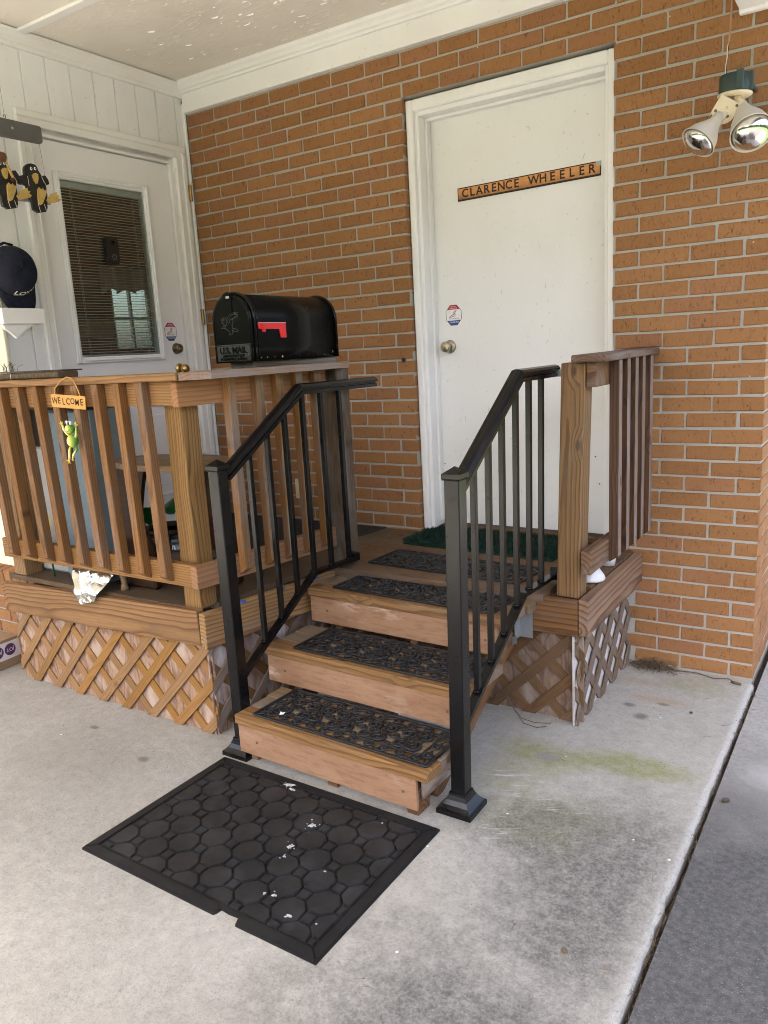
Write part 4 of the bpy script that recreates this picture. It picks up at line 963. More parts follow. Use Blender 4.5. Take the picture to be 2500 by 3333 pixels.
# caps
board('cap_rail', rl, (-3.07, -1.440, 1.4255), (-1.700, -1.440, 1.4255), 0.140, 0.028, W_RAIL, bev=0.004)
capp = [(-1.688, -1.508), (-1.612, -1.440), (-1.575, -0.640), (-1.715, -0.628), (-1.762, -1.30), (-1.762, -1.368), (-1.6985, -1.368)]
xs = [(-1.688, -1.508), (-1.605, -1.43), (-1.572, -0.632), (-1.712, -0.626), (-1.758, -1.366), (-1.697, -1.367)]
dv = Vector((0.040, 0.80)).normalized(); ctr = Vector((-1.66, -1.05))
Q = [((Vector(p)-ctr).dot(dv), (Vector(p)-ctr).dot(Vector((-dv.y, dv.x)))) for p in xs]
add('cap_rail', prism(Q, 0.028, 0.003), W_CAP, rl, T(ctr.x, ctr.y, 1.4125) @ RZ(math.atan2(dv.y, dv.x)))
# ================================================================== right railing
rg = thing('wooden_railing', (-0.5, -0.4, DZ), 'dark stained short railing right of the steps against the brick wall', 'railing')
board('post', rg, (-0.567, -0.656, 0.512), (-0.541, -0.656, 1.396), 0.089, 0.089, W_POSTR, up=(0, 1, 0), bev=0.004)
boxo('top_rail', rg, -0.497, -0.459, -0.690, -0.006, 1.308, 1.397, W_RRAIL, 0.003)
BOXR = board('bottom_rail', rg, (-0.478, -0.752, 0.671), (-0.478, -0.006, 0.671), 0.038, 0.089, W_RRAIL)
for y in (-0.520, -0.411, -0.301, -0.197, -0.076):
    baluster(rg, -0.440, y, -0.440, y, 0.622, 1.398, W_DARK, 1, 0, face=W_FACE)
board('cap_rail', rg, (-0.473, -0.735, 1.411), (-0.473, -0.006, 1.413), 0.128, 0.027, W_DARKCAP, bev=0.005)

# ================================================================== steps
st = thing('wooden_steps', (-1.15, -1.2, 0), 'three wooden steps with plywood risers climbing to the porch', 'steps', rot=R(-1.8))
steps = [(0.180, -1.548, [(-1.545, -0.700), (-1.545, -0.704), (-1.552, -0.700)]), (0.340, -1.276, [(-1.632, -0.708), (-1.622, -0.700), (-1.628, -0.702)]), (0.500, -0.984, [(-1.636, -0.715), (-1.630, -0.702), (-1.632, -0.690)])]
for k, (z, y, ends) in enumerate(steps):
    tw = 0.0885
    for j, (xa, xb) in enumerate(ends):
        yc = y+tw/2+j*(tw+0.004)
        board('tread_board', st, (xa, yc, z-0.018), (xb, yc, z-0.018-0.001*j), tw, 0.036, W_TREADF if j == 0 else W_TREAD, bev=0.003)
    xa, xb = ends[0]
    rz0, rz1 = ((0.032, 0.145), (0.193, 0.305), (0.352, 0.465))[k]
    rx1 = (-0.748, -0.735, -0.735)[k]
    boxo('riser', st, xa+0.010, rx1, y+0.006, y+0.019, rz0, rz1, RISER, 0.001)
    for sx_ in (xa+0.10, rx1-0.05):
        add('screw_head', SCREW, STEM, st, onY(y+0.006, sx_, (rz0+rz1)/2) @ Matrix.Scale(1.5, 4))
for x in (-1.50, -1.12, -0.785):
    board('stringer', st, (x, -1.40, 0.016), (x, -0.780, 0.372), 0.036, 0.10, W_RRAIL)
    boxo('foot_block', st, x-0.022, x+0.022, -1.513, -1.44, G, 0.08, W_RRAIL, 0.002)
    for (z, y, e_) in steps: boxo('tread_cleat', st, x-0.017, x+0.017, y+0.03, y+0.25, z-0.10, z-0.0365, W_RRAIL, 0.002)
boxo('end_panel', st, -0.757, -0.748, -1.50, -1.27, 0.05, 0.143, PLY_GREY, 0.001)
boxo('edge_strip', st, -1.0, -0.72, -1.262, -1.248, 0.180, 0.196, GALV, 0.001)
# galvanised hangers at the deck
br = thing('joist_hanger', (-0.71, -0.75, 0.4), 'galvanised metal bracket joining the steps to the deck', 'bracket')
boxo('back_plate', br, -0.745, -0.690, -0.7515, -0.7495, 0.345, 0.470, GALV, 0.0)
boxo('side_plate', br, -0.7455, -0.7435, -0.80, -0.750, 0.345, 0.445, GALV, 0.0)
add('gusset', prism([(0, 0), (0.085, 0.06), (0.085, 0.09), (0.0, 0.06)], 0.002), GALV, br, onY(-0.800, -0.820, 0.275))
for (x, z) in ((-0.705, 0.36), (-0.705, 0.43), (-0.730, 0.40)): add('nail_head', SCREW, GALV, br, onY(-0.7515, x, z))

# ================================================================== black iron stair rails
HP = [(-0.020, -0.020), (-0.020, -0.006), (-0.013, -0.004), (-0.013, 0.000), (-0.024, 0.002), (-0.025, 0.012), (-0.018, 0.020), (-0.006, 0.024), (0.006, 0.024), (0.018, 0.020), (0.025, 0.012), (0.024, 0.002), (0.013, 0.000), (0.013, -0.004), (0.020, -0.006), (0.020, -0.020)]
BP = [(-0.016, -0.012), (0.016, -0.012), (0.016, 0.003), (-0.016, 0.003)]
def base_mesh():
    prof = [(0.062, 0.0), (0.062, 0.016), (0.056, 0.020), (0.046, 0.030), (0.037, 0.044), (0.031, 0.058), (0.029, 0.066)]
    vs, fs = [], []
    for (r, z) in prof: vs += [(-r, -r, z), (r, -r, z), (r, r, z), (-r, r, z)]
    for i in range(len(prof)-1):
        for k in range(4): fs.append((4*i+k, 4*i+(k+1) % 4, 4*i+4+(k+1) % 4, 4*i+4+k))
    fs += [(3, 2, 1, 0), tuple(4*(len(prof)-1)+k for k in range(4))]
    return fixn(mesh('post_base', vs, fs))
BASE = base_mesh()
def cap_mesh():
    r = 0.031; q = 0.029
    vs = [(-q, -q, 0), (q, -q, 0), (q, q, 0), (-q, q, 0), (-r, -r, 0.005), (r, -r, 0.005), (r, r, 0.005), (-r, r, 0.005), (-r, -r, 0.019), (r, -r, 0.019), (r, r, 0.019), (-r, r, 0.019), (0, 0, 0.040)]
    fs = [(3, 2, 1, 0)]+[(k, (k+1) % 4, 4+(k+1) % 4, 4+k) for k in range(4)]+[(4+k, 4+(k+1) % 4, 8+(k+1) % 4, 8+k) for k in range(4)]+[(8+k, 8+(k+1) % 4, 12) for k in range(4)]
    return mesh('cap', vs, fs)
CAP = cap_mesh()
def lerp_path(P, y):
    for a, b in zip(P, P[1:]):
        if a[0] <= y <= b[0]: return a[1]+(b[1]-a[1])*(y-a[0])/(b[0]-a[0])
    return P[-1][1]
def iron_rail(x, py, label, top, bot, bys, seed, lean=0.0):
    t = thing('iron_stair_rail', (x, py, G), label, 'handrail', 'black iron stair rails')
    post = board('post', t, (x, py, G+0.01), (x+lean, py, 1.092), 0.051, 0.051, IRON, up=(0, 1, 0), bev=0.003)
    add('post_base', BASE, IRON, t, T(x, py, G))
    add('post_cap', CAP, IRON, t, T(x+lean, py, 1.090))
    add('handrail', sweep(top, HP), IRON, t, T(x+lean*0.9, 0, 0))
    add('bottom_rail', sweep(bot, BP), IRON, t, T(x+lean*0.4, 0, 0))
    for y in bys:
        z0 = lerp_path(bot, y); z1 = lerp_path(top, y)-0.012
        board('baluster', t, (x+lean*0.4, y, z0), (x+lean*0.9, y, z1), 0.019, 0.019, IRON, up=(0, 1, 0), bev=0.0015)
        wv, wf = tube_data([(x+lean*.4-0.010, y-0.012, z0+0.006), (x+lean*.4, y-0.014, z0+0.0065), (x+lean*.4+0.010, y-0.012, z0+0.006)], 0.004, 5)
        add('weld', mesh('weld', wv, wf, True), IRON, t)
    return t
TL = [(-1.440, 1.066), (-0.982, 1.342), (-0.440, 1.338)]; BL = [(-1.446, 0.300), (-0.972, 0.576), (-0.660, 0.562)]
il = iron_rail(-1.580, -1.471, 'black iron stair rail left of the steps beside the mailbox', TL, BL, [-1.305, -1.196, -1.086, -0.968, -0.846, -0.715], 1)
boxo('wall_flange', il, -1.612, -1.566, -0.688, -0.650, 0.548, 0.584, IRON, 0.002)
TR = [(-1.395, 1.062), (-0.935, 1.366), (-0.590, 1.366)]; BR = [(-1.395, 0.290), (-0.900, 0.578), (-0.605, 0.566)]
ir = iron_rail(-0.672, -1.416, 'black iron stair rail right of the steps, nearer the slab edge', TR, BR, [-1.290, -1.180, -1.072, -0.955, -0.838, -0.722], 2, 0.020)
boxo('wall_flange', ir, -0.672, -0.622, -0.607, -0.600, 0.545, 0.600, IRON, 0.002)
boxo('wall_flange', ir, -0.675, -0.600, -0.606, -0.598, 1.345, 1.372, GALV, 0.001)
# ================================================================== mats
def scroll_mesh():
    W, D = 0.762, 0.246; J = Joined(); a, b = W/2, D/2
    def rrect(w, d, r, n=4):
        P = []
        for (cx, cy, s) in ((w-r, d-r, 0), (-w+r, d-r, 1), (-w+r, -d+r, 2), (w-r, -d+r, 3)):
            for k in range(n+1):
                t = math.pi/2*(s+k/n); P.append((cx+r*math.cos(t), cy+r*math.sin(t), 0.0045))
        return P
    v, f = tube_data(rrect(a-0.004, b-0.004, 0.006), 0.0052, 6, 0.85, True); J.put(v, f)
    v, f = tube_data(rrect(a-0.014, b-0.014, 0.004), 0.0022, 5, 0.8, True); J.put(v, f)
    v, f = tube_data(rrect(a-0.058, b-0.055, 0.010), 0.0046, 6, 0.8, True); J.put(v, f)
    def spiral(cx, cy, r0, ang, dr, turns=1.35, w=0.0046):
        n = 18; P = []; rad = []
        for i in range(n+1):
            t = i/n; r = r0*(1-0.72*t); th = ang+dr*turns*2*math.pi*t
            P.append((cx+r*math.cos(th), cy+r*math.sin(th), 0.0045+0.0012*math.sin(t*3))); rad.append(w*(0.75+0.5*math.sin(math.pi*min(1, t*1.15))))
        v, f = tube_data(P, [q*1.42 for q in rad], 5, 0.62); J.put(v, f)
        e = P[-1]; s = sphere(0.0085, 0.0085, 0.0052, 7, 5); J.put_mesh(s, T(e[0], e[1], 0.005)); return P[0]
    def link(p, q, bow=0.0, w=0.0036):
        p, q = Vector((p[0], p[1], 0.0045)), Vector((q[0], q[1], 0.0045)); d = q-p; nn = Vector((-d.y, d.x, 0))
        v, f = tube_data([p, p+d*.33+nn*bow, p+d*.66+nn*bow, q], w*1.35, 5, 0.65); J.put(v, f)
    # outer band
    n = 11
    for side in (-1, 1):
        prev = None
        for i in range(n):
            x = -a+0.062+(W-0.124)*i/(n-1); up = 1 if i % 2 else -1
            s = spiral(x, side*(b-0.0345)+up*0.004, 0.0185, (math.pi/2*up), -up*side, 1.3, 0.0036)
            if prev: link(prev, s, 0.12*up)
            prev = s
    for sx_ in (-1, 1):
        for k in range(3):
            y = (k-1)*0.062; up = 1 if k % 2 else -1
            s = spiral(sx_*(a-0.036), y, 0.021, 0 if up > 0 else math.pi, up*sx_, 1.25, 0.0040)
            link(s, (sx_*(a-0.036), y+0.034), 0.2*up)
        for sy_ in (-1, 1): link((sx_*(a-0.062), sy_*(b-0.058)), (sx_*(a-0.014), sy_*(b-0.014)), 0.05)
    # inner field: facing C scrolls off a running stem
    m = 9
    for i in range(m):
        x = -a+0.098+(W-0.196)*i/(m-1); d = 1 if i % 2 else -1
        s1 = spiral(x, 0.033, 0.0285, -math.pi/2, d, 1.4, 0.0050)
        s2 = spiral(x+0.012*d, -0.034, 0.0285, math.pi/2, d, 1.4, 0.0050)
        link(s1, s2, 0.25*d, 0.0044)
        if i < m-1:
            link((x+0.010, 0.004), (x+0.062, -0.004), 0.18*d, 0.0042)
            spiral(x+0.036, 0.052, 0.012, 0.5, -d, 1.0, 0.0034); spiral(x+0.036, -0.053, 0.012, 0.5, d, 1.0, 0.0034); spiral(x+0.036, 0.002, 0.013, 1.5, d, 1.0, 0.0034)
    return fixn(J.build(True))
SCM = scroll_mesh()
def tread_mat(x, y, z, rot, label, bit=False):
    t = thing('scroll_mat', (x, y, z), label, 'mat', 'rubber scroll mats on the steps', rot=rot)
    add('scrollwork', SCM, SCROLL, t, T(x, y, z)); return t
tread_mat(-1.102, -1.402, 0.1815, R(-1.9), 'black rubber scroll mat on the lowest step')
tread_mat(-1.118, -1.128, 0.3415, R(-1.7), 'black rubber scroll mat on the second step up')
tread_mat(-1.132, -0.830, 0.5015, R(-2.4), 'black rubber scroll mat on the third step, just below the deck')
tread_mat(-1.150, -0.535, DZ+0.001, R(-3.0), 'black rubber scroll mat on the deck in front of the green mat')
o = add('paper_scrap', mesh('scrap', [(0, 0, 0), (.016, .004, .003), (.018, .014, .009), (.006, .012, .004), (.001, .008, .010)], [(0, 1, 3), (1, 2, 3), (0, 3, 4)]), WHITEPL, None, T(-1.385, -1.475, 0.1905))
tag(o, 'torn scrap of white paper on the lowest step mat', 'paper scrap')

# the big rubber mat
mc = Vector((-1.148, -1.868, G)); MW, MD = 0.940, 0.628
rm = thing('rubber_doormat', mc, 'large black rubber doormat of octagons on the concrete before the steps', 'doormat', rot=R(-0.6))
x0, x1, y0, y1 = -MW/2, MW/2, -MD/2, MD/2
out = [(x0, y0), (0.112, y0-0.002), (0.118, y0+0.006), (0.121, y0+0.024), (0.150, y0+0.021), (0.186, y0+0.024), (0.194, y0+0.003), (0.198, y0-0.003), (x1, y0), (x1, y1), (0.09, y1+0.001), (x0, y1)]
add('mat_base', prism(out, 0.0040, 0.001), RUBBER, rm, T(mc))  # groove shade put into the colour: base rubber darker than the tiles
bw = 0.036
add('border_strip', prism([(x0+.001, y0+.001), (x0+bw, y0+bw), (x0+bw, y1-bw), (x0+.001, y1-.001)], 0.0095, 0.003), RUBBER, rm, T(mc))
add('border_strip', prism([(x1-.001, y0+.001), (x1-.001, y1-.001), (x1-bw, y1-bw), (x1-bw, y0+bw)], 0.0095, 0.003), RUBBER, rm, T(mc))
add('border_strip', prism([(x0+.001, y1-.001), (x0+bw, y1-bw), (x1-bw, y1-bw), (x1-.001, y1-.001)], 0.0095, 0.003), RUBBER, rm, T(mc))
add('border_strip', prism([(x0+.001, y0+.001), (0.112, y0-.001), (0.117, y0+.007), (0.119, y0+0.022), (0.095, y0+bw), (x0+bw, y0+bw)], 0.0095, 0.003), RUBBER, rm, T(mc))
add('border_strip', prism([(0.197, y0-.002), (x1-.001, y0+.001), (x1-bw, y0+bw), (0.192, y0+bw), (0.186, y0+0.023)], 0.0095, 0.003), RUBBER, rm, T(mc))
ix0, ix1, iy0, iy1 = x0+bw+0.006, x1-bw-0.006, y0+bw+0.006, y1-bw-0.006
px, py = 0.1385, 0.1360; OCT = {}
ap = 0.0455; vr = ap/math.cos(math.pi/8)
def tile(poly, cx, cy, name, key):
    P = slat_clip([(cx+p[0]-ix0, cy+p[1]-iy0) for p in poly], ix1-ix0, iy1-iy0)
    if not P: return
    A = abs(sum(P[i][0]*P[(i+1) % len(P)][1]-P[(i+1) % len(P)][0]*P[i][1] for i in range(len(P)))/2)
    if A < 1.2e-4: return
    Q = [(p[0]+ix0-cx, p[1]+iy0-cy) for p in P]
    full = len(Q) == len(poly) and all(abs(q[0]-p[0])+abs(q[1]-p[1]) < 1e-6 for q, p in zip(Q, poly))
    if full:
        if key not in OCT: OCT[key] = prism(Q, 0.0075, 0.0024)
        me = OCT[key]
    else: me = prism(Q, 0.0075, 0.0022)
    add(name, me, RUBBER2, rm, T(mc+Vector((cx, cy, 0.0030))))
octp = [(vr*math.cos(math.pi/8+k*math.pi/4), vr*math.sin(math.pi/8+k*math.pi/4)) for k in range(8)]
sq = 0.0165; sqp = [(-sq, -sq), (sq, -sq), (sq, sq), (-sq, sq)]
ox, oy = -1.345-mc.x, -2.002-mc.y
for i in range(-4, 8):
    for j in range(-2, 6):
        for s in (0, 1):
            cx, cy = ox+px*(i+s*.5), oy+py*(j+s*.5)
            tile(octp, cx, cy, 'octagon_tile', 'o')
            tile(sqp, cx+px/2, cy, 'square_tile', 's')
            # (the tiling's squares sit half a pitch along x from every octagon)
# bird droppings on the mat
def splat(x, y, r, seed, z=None, stretch=1.0, ang=0):
    rr = random.Random(seed); n = 12; P = []
    for k in range(n):
        a_ = 2*math.pi*k/n; q = r*rr.uniform(0.45, 1.15); X, Y = q*math.cos(a_)*stretch, q*math.sin(a_)
        P.append((X*math.cos(ang)-Y*math.sin(ang), X*math.sin(ang)+Y*math.cos(ang)))
    vs = [(p[0], p[1], 0) for p in P]+[(p[0]*.6, p[1]*.6, .0012) for p in P]+[(0, 0, .0016)]
    fs = [(k, (k+1) % n, n+(k+1) % n, n+k) for k in range(n)]+[(n+k, n+(k+1) % n, 2*n) for k in range(n)]
    return mesh('splat', vs, fs, True), T(x, y, z)
spl = thing('dropping_splashes', (-1.0, -1.85, G+0.009), 'white splashes scattered on the rubber doormat', 'splashes', kind='stuff')
MZ = G+0.0107
rs = random.Random(6); SP = []
for (x, y, r, s_, a_, n_) in ((-1.262, -1.590, 0.011, 2.2, 0.3, 5), (-1.235, -1.607, 0.007, 2.4, -0.2, 2), (-1.041, -1.741, 0.012, 1.3, 0.8, 16), (-1.035, -1.859, 0.008, 1.4, 0.9, 12), (-1.018, -1.905, 0.005, 1.5, 0, 8), (-0.932, -2.051, 0.006, 1.7, 0, 4), (-0.963, -2.058, 0.004, 1.3, 0, 2), (-0.844, -2.094, 0.007, 1.4, 0.2, 4), (-0.76, -2.082, 0.004, 1, 0, 0), (-0.849, -1.624, 0.004, 1, 0, 1), (-0.868, -1.901, 0.004, 1.3, 0, 0)):
    SP.append((x, y, r, s_, a_))
    for _ in range(n_): SP.append((rs.gauss(x, r*1.1), rs.gauss(y, r*1.1), rs.uniform(0.0012, 0.0036), 1.2, 0))
for i, (x, y, r, s_, a_) in enumerate(SP):
    me, M = splat(x, y, r, i, MZ, s_, a_); add('splash', me, SPLAT, spl, M)
# deck carpets
cp = thing('charcoal_carpet', (-2.0, -0.3, DZ), 'charcoal carpet runner on the deck before the glazed door', 'carpet')
add('carpet_sheet', prism([(-3.0, -0.66), (-1.93, -0.66), (-1.838, -0.010), (-3.0, -0.010)], 0.006, 0.001), CARPET, cp, T(0, 0, DZ+0.0008))
tm = thing('green_turf_mat', (-1.17, -0.11, DZ), 'dark green artificial turf mat before the plain white door', 'doormat', rot=R(-1.5))
TP = [(-0.395, -0.185), (0.395, -0.205), (0.40, 0.225), (-0.43, 0.215), (-0.435, -0.13)]
add('mat_backing', prism(TP, 0.007, 0.001), TURF, tm, T(-1.165, -0.10, DZ+0.0008))
J = Joined(); rr = random.Random(4)
for i in range(10000):
    x, y = rr.uniform(-0.43, 0.40), rr.uniform(-0.205, 0.215)
    if not (y > -0.188-0.025*(x+0.395) and y < 0.213 and x < 0.395 and not (x < -0.40 and y < -0.15)): continue
    a_ = rr.random()*6.28; L = rr.uniform(0.010, 0.018); w = 0.0016; tx, ty = rr.gauss(0, 0.006), rr.gauss(0, 0.006)
    dx, dy = math.cos(a_)*w, math.sin(a_)*w
    J.put([(x-dx, y-dy, 0.005), (x+dx, y+dy, 0.005), (x+dx*.8+tx*.5, y+dy*.8+ty*.5, 0.005+L*.6), (x-dx*.8+tx*.5, y-dy*.8+ty*.5, 0.005+L*.6), (x+tx, y+ty, 0.005+L)], [(0, 1, 2, 3), (3, 2, 4)])
o = add('turf_blades', J.build(), TURF, tm, T(-1.165, -0.10, DZ+0.0008)); o['kind'] = 'stuff'

# ================================================================== mailbox on its board
mb = thing('mailbox', (-1.70, -0.94, 1.462), 'glossy black rural mailbox with a red flag on the railing', 'mailbox', rot=R(0.5))
bw_, bh, bl_ = 0.100, 0.158, 0.54
def arch(w, h, ry, n=14):
    P = [(w, 0.0), (w, h*0.35), (w, h)]
    for k in range(1, n): P.append((w*math.cos(math.pi*k/n), h+ry*math.sin(math.pi*k/n)))
    return P+[(-w, h), (-w, h*0.35), (-w, 0.0)]
def archbox(w, h, ry, y0, y1, bev=0.0):
    P = arch(w, h, ry); n = len(P); vs = [(p[0], y, p[1]) for y in (y0, y1) for p in P]
    fs = [(k, (k+1) % n, n+(k+1) % n, n+k) for k in range(n)]; me = mesh('arch', vs, fs+[tuple(range(n)), tuple(n+k for k in range(n))[::-1]])
    fixn(me)
    for p in me.polygons: p.use_smooth = len(p.vertices) == 4 and p.normal.z > -0.5 and abs(p.normal.y) < 0.5
    return me
MM = T(-1.700, -1.208, 1.4625)
body = add('body', archbox(bw_, bh, 0.098, 0.012, bl_-0.006), MBODY, mb, MM)
def ring(w, h, ry, r, y):
    return tube([(p[0], y, p[1]) for p in arch(w, h, ry)], r, 8)
add('front_rim', ring(bw_+0.002, bh, 0.100, 0.0058, 0.016), GLOSSBLK, mb, MM)
add('front_rim', ring(bw_+0.001, bh, 0.099, 0.0040, 0.030), GLOSSBLK, mb, MM)
add('back_rim', ring(bw_+0.002, bh, 0.100, 0.0062, bl_-0.006), GLOSSBLK, mb, MM)
dr = add('mailbox_door', archbox(bw_-0.003, bh, 0.095, 0.000, 0.013), GLOSSBLK, mb, MM)
add('door_bead', ring(bw_-0.010, bh, 0.088, 0.0026, 0.000), GLOSSBLK, dr, MM)
Md = MM @ frame((0, 0, 0), (1, 0, 0), (0, 0, 1), (0, -1, 0))
add('lower_plate', prism([(-0.086, 0.006), (0.086, 0.006), (0.086, 0.064), (-0.086, 0.064)], 0.0022, 0.0018), EMBOSS, dr, Md)
add('plate_ridge', tube([(-0.092, 0.0665, 0.0015), (0.092, 0.0665, 0.0015)], 0.0022, 6), EMBOSS, dr, Md)
add('lettering', text_mesh('U.S. MAIL', 0.034, 0.0016, bold=0.0006), GLOSSBLK, dr, Md @ T(0, 0.045, 0.003))
add('lettering', text_mesh('APPROVED BY THE', 0.0128, 0.0012, bold=0.0003), GLOSSBLK, dr, Md @ T(0, 0.0255, 0.003))
add('lettering', text_mesh('POSTMASTER GENERAL', 0.0128, 0.0012, bold=0.0003), GLOSSBLK, dr, Md @ T(0, 0.0135, 0.003))
EG = [[(290, 400), (310, 385), (330, 360), (365, 342), (400, 330), (440, 340)], [(440, 380), (405, 390), (370, 405), (377, 440), (360, 470), (355, 500), (365, 520)], [(345, 375), (400, 345), (440, 358)], [(395, 352), (440, 370)],
      [(290, 400), (285, 440), (290, 475), (260, 490)], [(220, 430), (235, 395), (265, 380), (285, 390)], [(225, 440), (255, 415), (290, 405)], [(230, 415), (262, 395)], [(215, 520), (240, 498), (246, 486), (272, 480), (275, 508), (250, 512), (215, 520)],
      [(220, 440), (245, 455), (260, 490)], [(250, 515), (285, 535), (310, 560), (322, 580)], [(322, 580), (308, 590), (325, 612), (330, 592), (350, 600), (358, 570), (352, 545)], [(352, 545), (380, 565), (428, 577), (430, 560), (412, 548), (425, 540), (395, 538), (360, 520)], [(300, 440), (318, 412), (345, 392)], [(318, 455), (338, 425), (362, 405)], [(310, 470), (330, 450)]]
for P in EG:
    q = [((p[0]-95)/505*0.2-0.1, (945-p[1])/860*0.255+0.004, 0.0006) for p in P]
    add('eagle_line', tube(q, 0.0013, 5), EMBOSS, dr, Md)
add('latch_strap', prism([(-0.012, 0.182), (0.012, 0.182), (0.013, 0.235), (-0.013, 0.235)], 0.004, 0.002), GLOSSBLK, dr, Md)
add('latch_hook', prism([(-0.028, 0.232), (0.016, 0.232), (0.014, 0.256), (-0.004, 0.262), (-0.026, 0.254)], 0.010, 0.003), GLOSSBLK, dr, Md)
add('latch_clip', prism([(-0.006, 0.238), (0.010, 0.238), (0.010, 0.246), (-0.006, 0.246)], 0.014, 0.002), GALV, dr, Md)
# flag on the +x side
Mf = MM @ frame((bw_+0.0005, 0, 0), (0, 1, 0), (0, 0, 1), (1, 0, 0))
flag = add('flag', prism([(0.028, 0.126), (0.190, 0.126), (0.190, 0.070), (0.157, 0.070), (0.150, 0.103), (0.040, 0.103), (0.030, 0.106)], 0.0035, 0.0006), RED, mb, Mf @ T(0, 0.016, 0.005))
add('flag_edge', prism([(0.031, 0.1255), (0.190, 0.1255), (0.190, 0.1278), (0.031, 0.1278)], 0.0045), REDW, flag, Mf @ T(0, 0.016, 0.005))
add('pivot_tab', prism([(0.040, 0.124), (0.052, 0.126), (0.064, 0.098), (0.062, 0.092), (0.050, 0.092)], 0.010, 0.003), RED, flag, Mf @ T(0, 0.016, 0.006))
for k, y in enumerate((0.040, 0.075, 0.118, 0.165, 0.215, 0.270, 0.330, 0.395, 0.440, 0.500)):
    mt = BRASS if k in (3, 9) else (GALV if k in (0, 1) else BLACKPL); r = 0.0052 if k in (3, 9) else 0.0028
    add('rivet', lathe([(0.0003, 0), (r, 0), (r*.8, 0.0016), (0.0003, 0.002)], 10), mt, mb, Mf @ T(y, 0.014+(0.008 if k == 9 else 0), 0))
bd_ = board('mailbox_board', None, (-1.712, -1.155, 1.4505), (-1.672, -0.672, 1.4505), 0.135, 0.022, W_GREY, bev=0.003)
tag(bd_, 'weathered grey board wedged under the black mailbox', 'board')

# ================================================================== flood light hanging off the wall
fl = thing('flood_light', (-0.13, -0.12, 2.30), 'twin flood light dangling by its cable on the brick wall', 'flood light')
def cylbox(r, h, n=20, open_=True):
    prof = [(0.001, 0.0), (r*0.98, 0.0), (r, h*0.08), (r, h), (r*0.92, h), (r*0.90, h*0.25), (0.001, h*0.25)]
    return lathe(prof, n)
BXM = T(-0.130, -0.125, 2.322) @ RZ(R(8)) @ RY(R(2))
add('junction_box', cylbox(0.056, 0.062), GREENBX, fl, BXM)
add('box_lug', mbox(GREENBX, 0.018, 0.022, 0.062, 0.003), GREENBX, fl, BXM @ T(0.052, -0.015, 0.036))
add('box_lug', mbox(GREENBX, 0.026, 0.012, 0.066, 0.003), GREENBX, fl, BXM @ T(0.015, -0.052, 0.036))
add('cover_plate', lathe([(0.001, -0.010), (0.052, -0.010), (0.060, -0.004), (0.060, 0.0), (0.001, 0.0)], 24), CREAMPL, fl, BXM)
add('swivel', lathe([(0.016, 0.0), (0.018, -0.014), (0.014, -0.018), (0.018, -0.024), (0.017, -0.040)], 14), CREAMPL, fl, BXM @ T(0.010, -0.004, -0.010))
# square knuckle plate turned to the viewer
kc = Vector((-0.158, -0.150, 2.268)); nrm = (camp-kc).normalized(); rt = Vector((0, 0, 1)).cross(nrm).normalized(); upv = nrm.cross(rt)
KM = frame(kc, rt, upv, nrm) @ RZ(R(-33))
pk = [(-0.040, 0.040), (-0.040, -0.020)]+[(0.040*math.cos(t), -0.006+0.040*math.sin(t)) for t in [math.pi+math.pi*k/10 for k in range(0, 11)]]+[(0.040, 0.040)]
kp = add('knuckle_plate', prism(pk, 0.012, 0.003), CREAMPL, fl, KM)
add('knuckle', xform(lathe([(0.001, -0.045), (0.034, -0.045), (0.038, -0.030), (0.038, 0.0), (0.001, 0.0)], 20), Matrix.Identity(4)), CREAMPL, fl, KM @ T(0, -0.006, 0.001))
for (u, v, mt) in ((0.028, 0.030, ABRASS), (-0.028, -0.014, ABRASS), (0.020, -0.012, ABRASS), (0.0, 0.010, CREAMPL)):
    add('screw', lathe([(0.0005, 0.011), (0.0055, 0.011), (0.005, 0.0138), (0.0005, 0.0138)], 10), mt, kp, KM @ T(u, v, 0))
add('slot', mbox(BLACKPL, 0.006, 0.018, 0.003, 0.0005), BLACKPL, kp, KM @ T(-0.006, -0.020, 0.0125))
def lamp(neck, rim, r, label):
    neck, rim = Vector(neck), Vector(rim); d = rim-neck; L = d.length; ez = d/L
    ex = ez.cross(Vector((0, 0, 1))).normalized(); ey = ez.cross(ex); M = frame(neck, ex, ey, ez)
    prof = [(0.020, -0.030), (0.022, 0.0), (0.026, 0.010), (r*0.52, L*0.30), (r*0.80, L*0.62), (r*0.97, L*0.97), (r, L), (r*0.955, L), (r*0.90, L*0.90), (r*0.72, L*0.60), (0.018, L*0.2)]
    h = add('lamp_holder', lathe(prof, 32), LAMPSH, fl, M); h['label'] = label
    add('socket_neck', lathe([(0.017, -0.045), (0.018, 0.004), (0.023, 0.006), (0.023, -0.004)], 18), CREAMPL, h, M)
    add('bulb', lathe([(0.001, L*0.25), (r*0.60, L*0.62), (r*0.86, L*0.90), (r*0.88, L*0.96), (r*0.80, L*1.06), (r*0.60, L*1.17), (r*0.33, L*1.24), (0.001, L*1.27)], 32), BULB, h, M)
    add('bulb_rim', tube([(r*0.875*math.cos(k*math.pi/16), r*0.875*math.sin(k*math.pi/16), L*0.945) for k in range(32)], 0.0022, 5, closed=True), ABRASS, h, M)
lamp((-0.187, -0.165, 2.232), (-0.236, -0.215, 2.160), 0.068, 'flood lamp pointing down and left')
lamp((-0.100, -0.135, 2.265), (-0.051, -0.235, 2.155), 0.074, 'flood lamp facing the viewer')
add('socket_arm', tube([(-0.150, -0.140, 2.262), (-0.172, -0.155, 2.245), (-0.190, -0.170, 2.228)], 0.017, 10), CREAMPL, fl)
add('socket_arm', tube([(-0.122, -0.128, 2.300), (-0.108, -0.132, 2.280), (-0.096, -0.142, 2.258)], 0.018, 10), CREAMPL, fl)
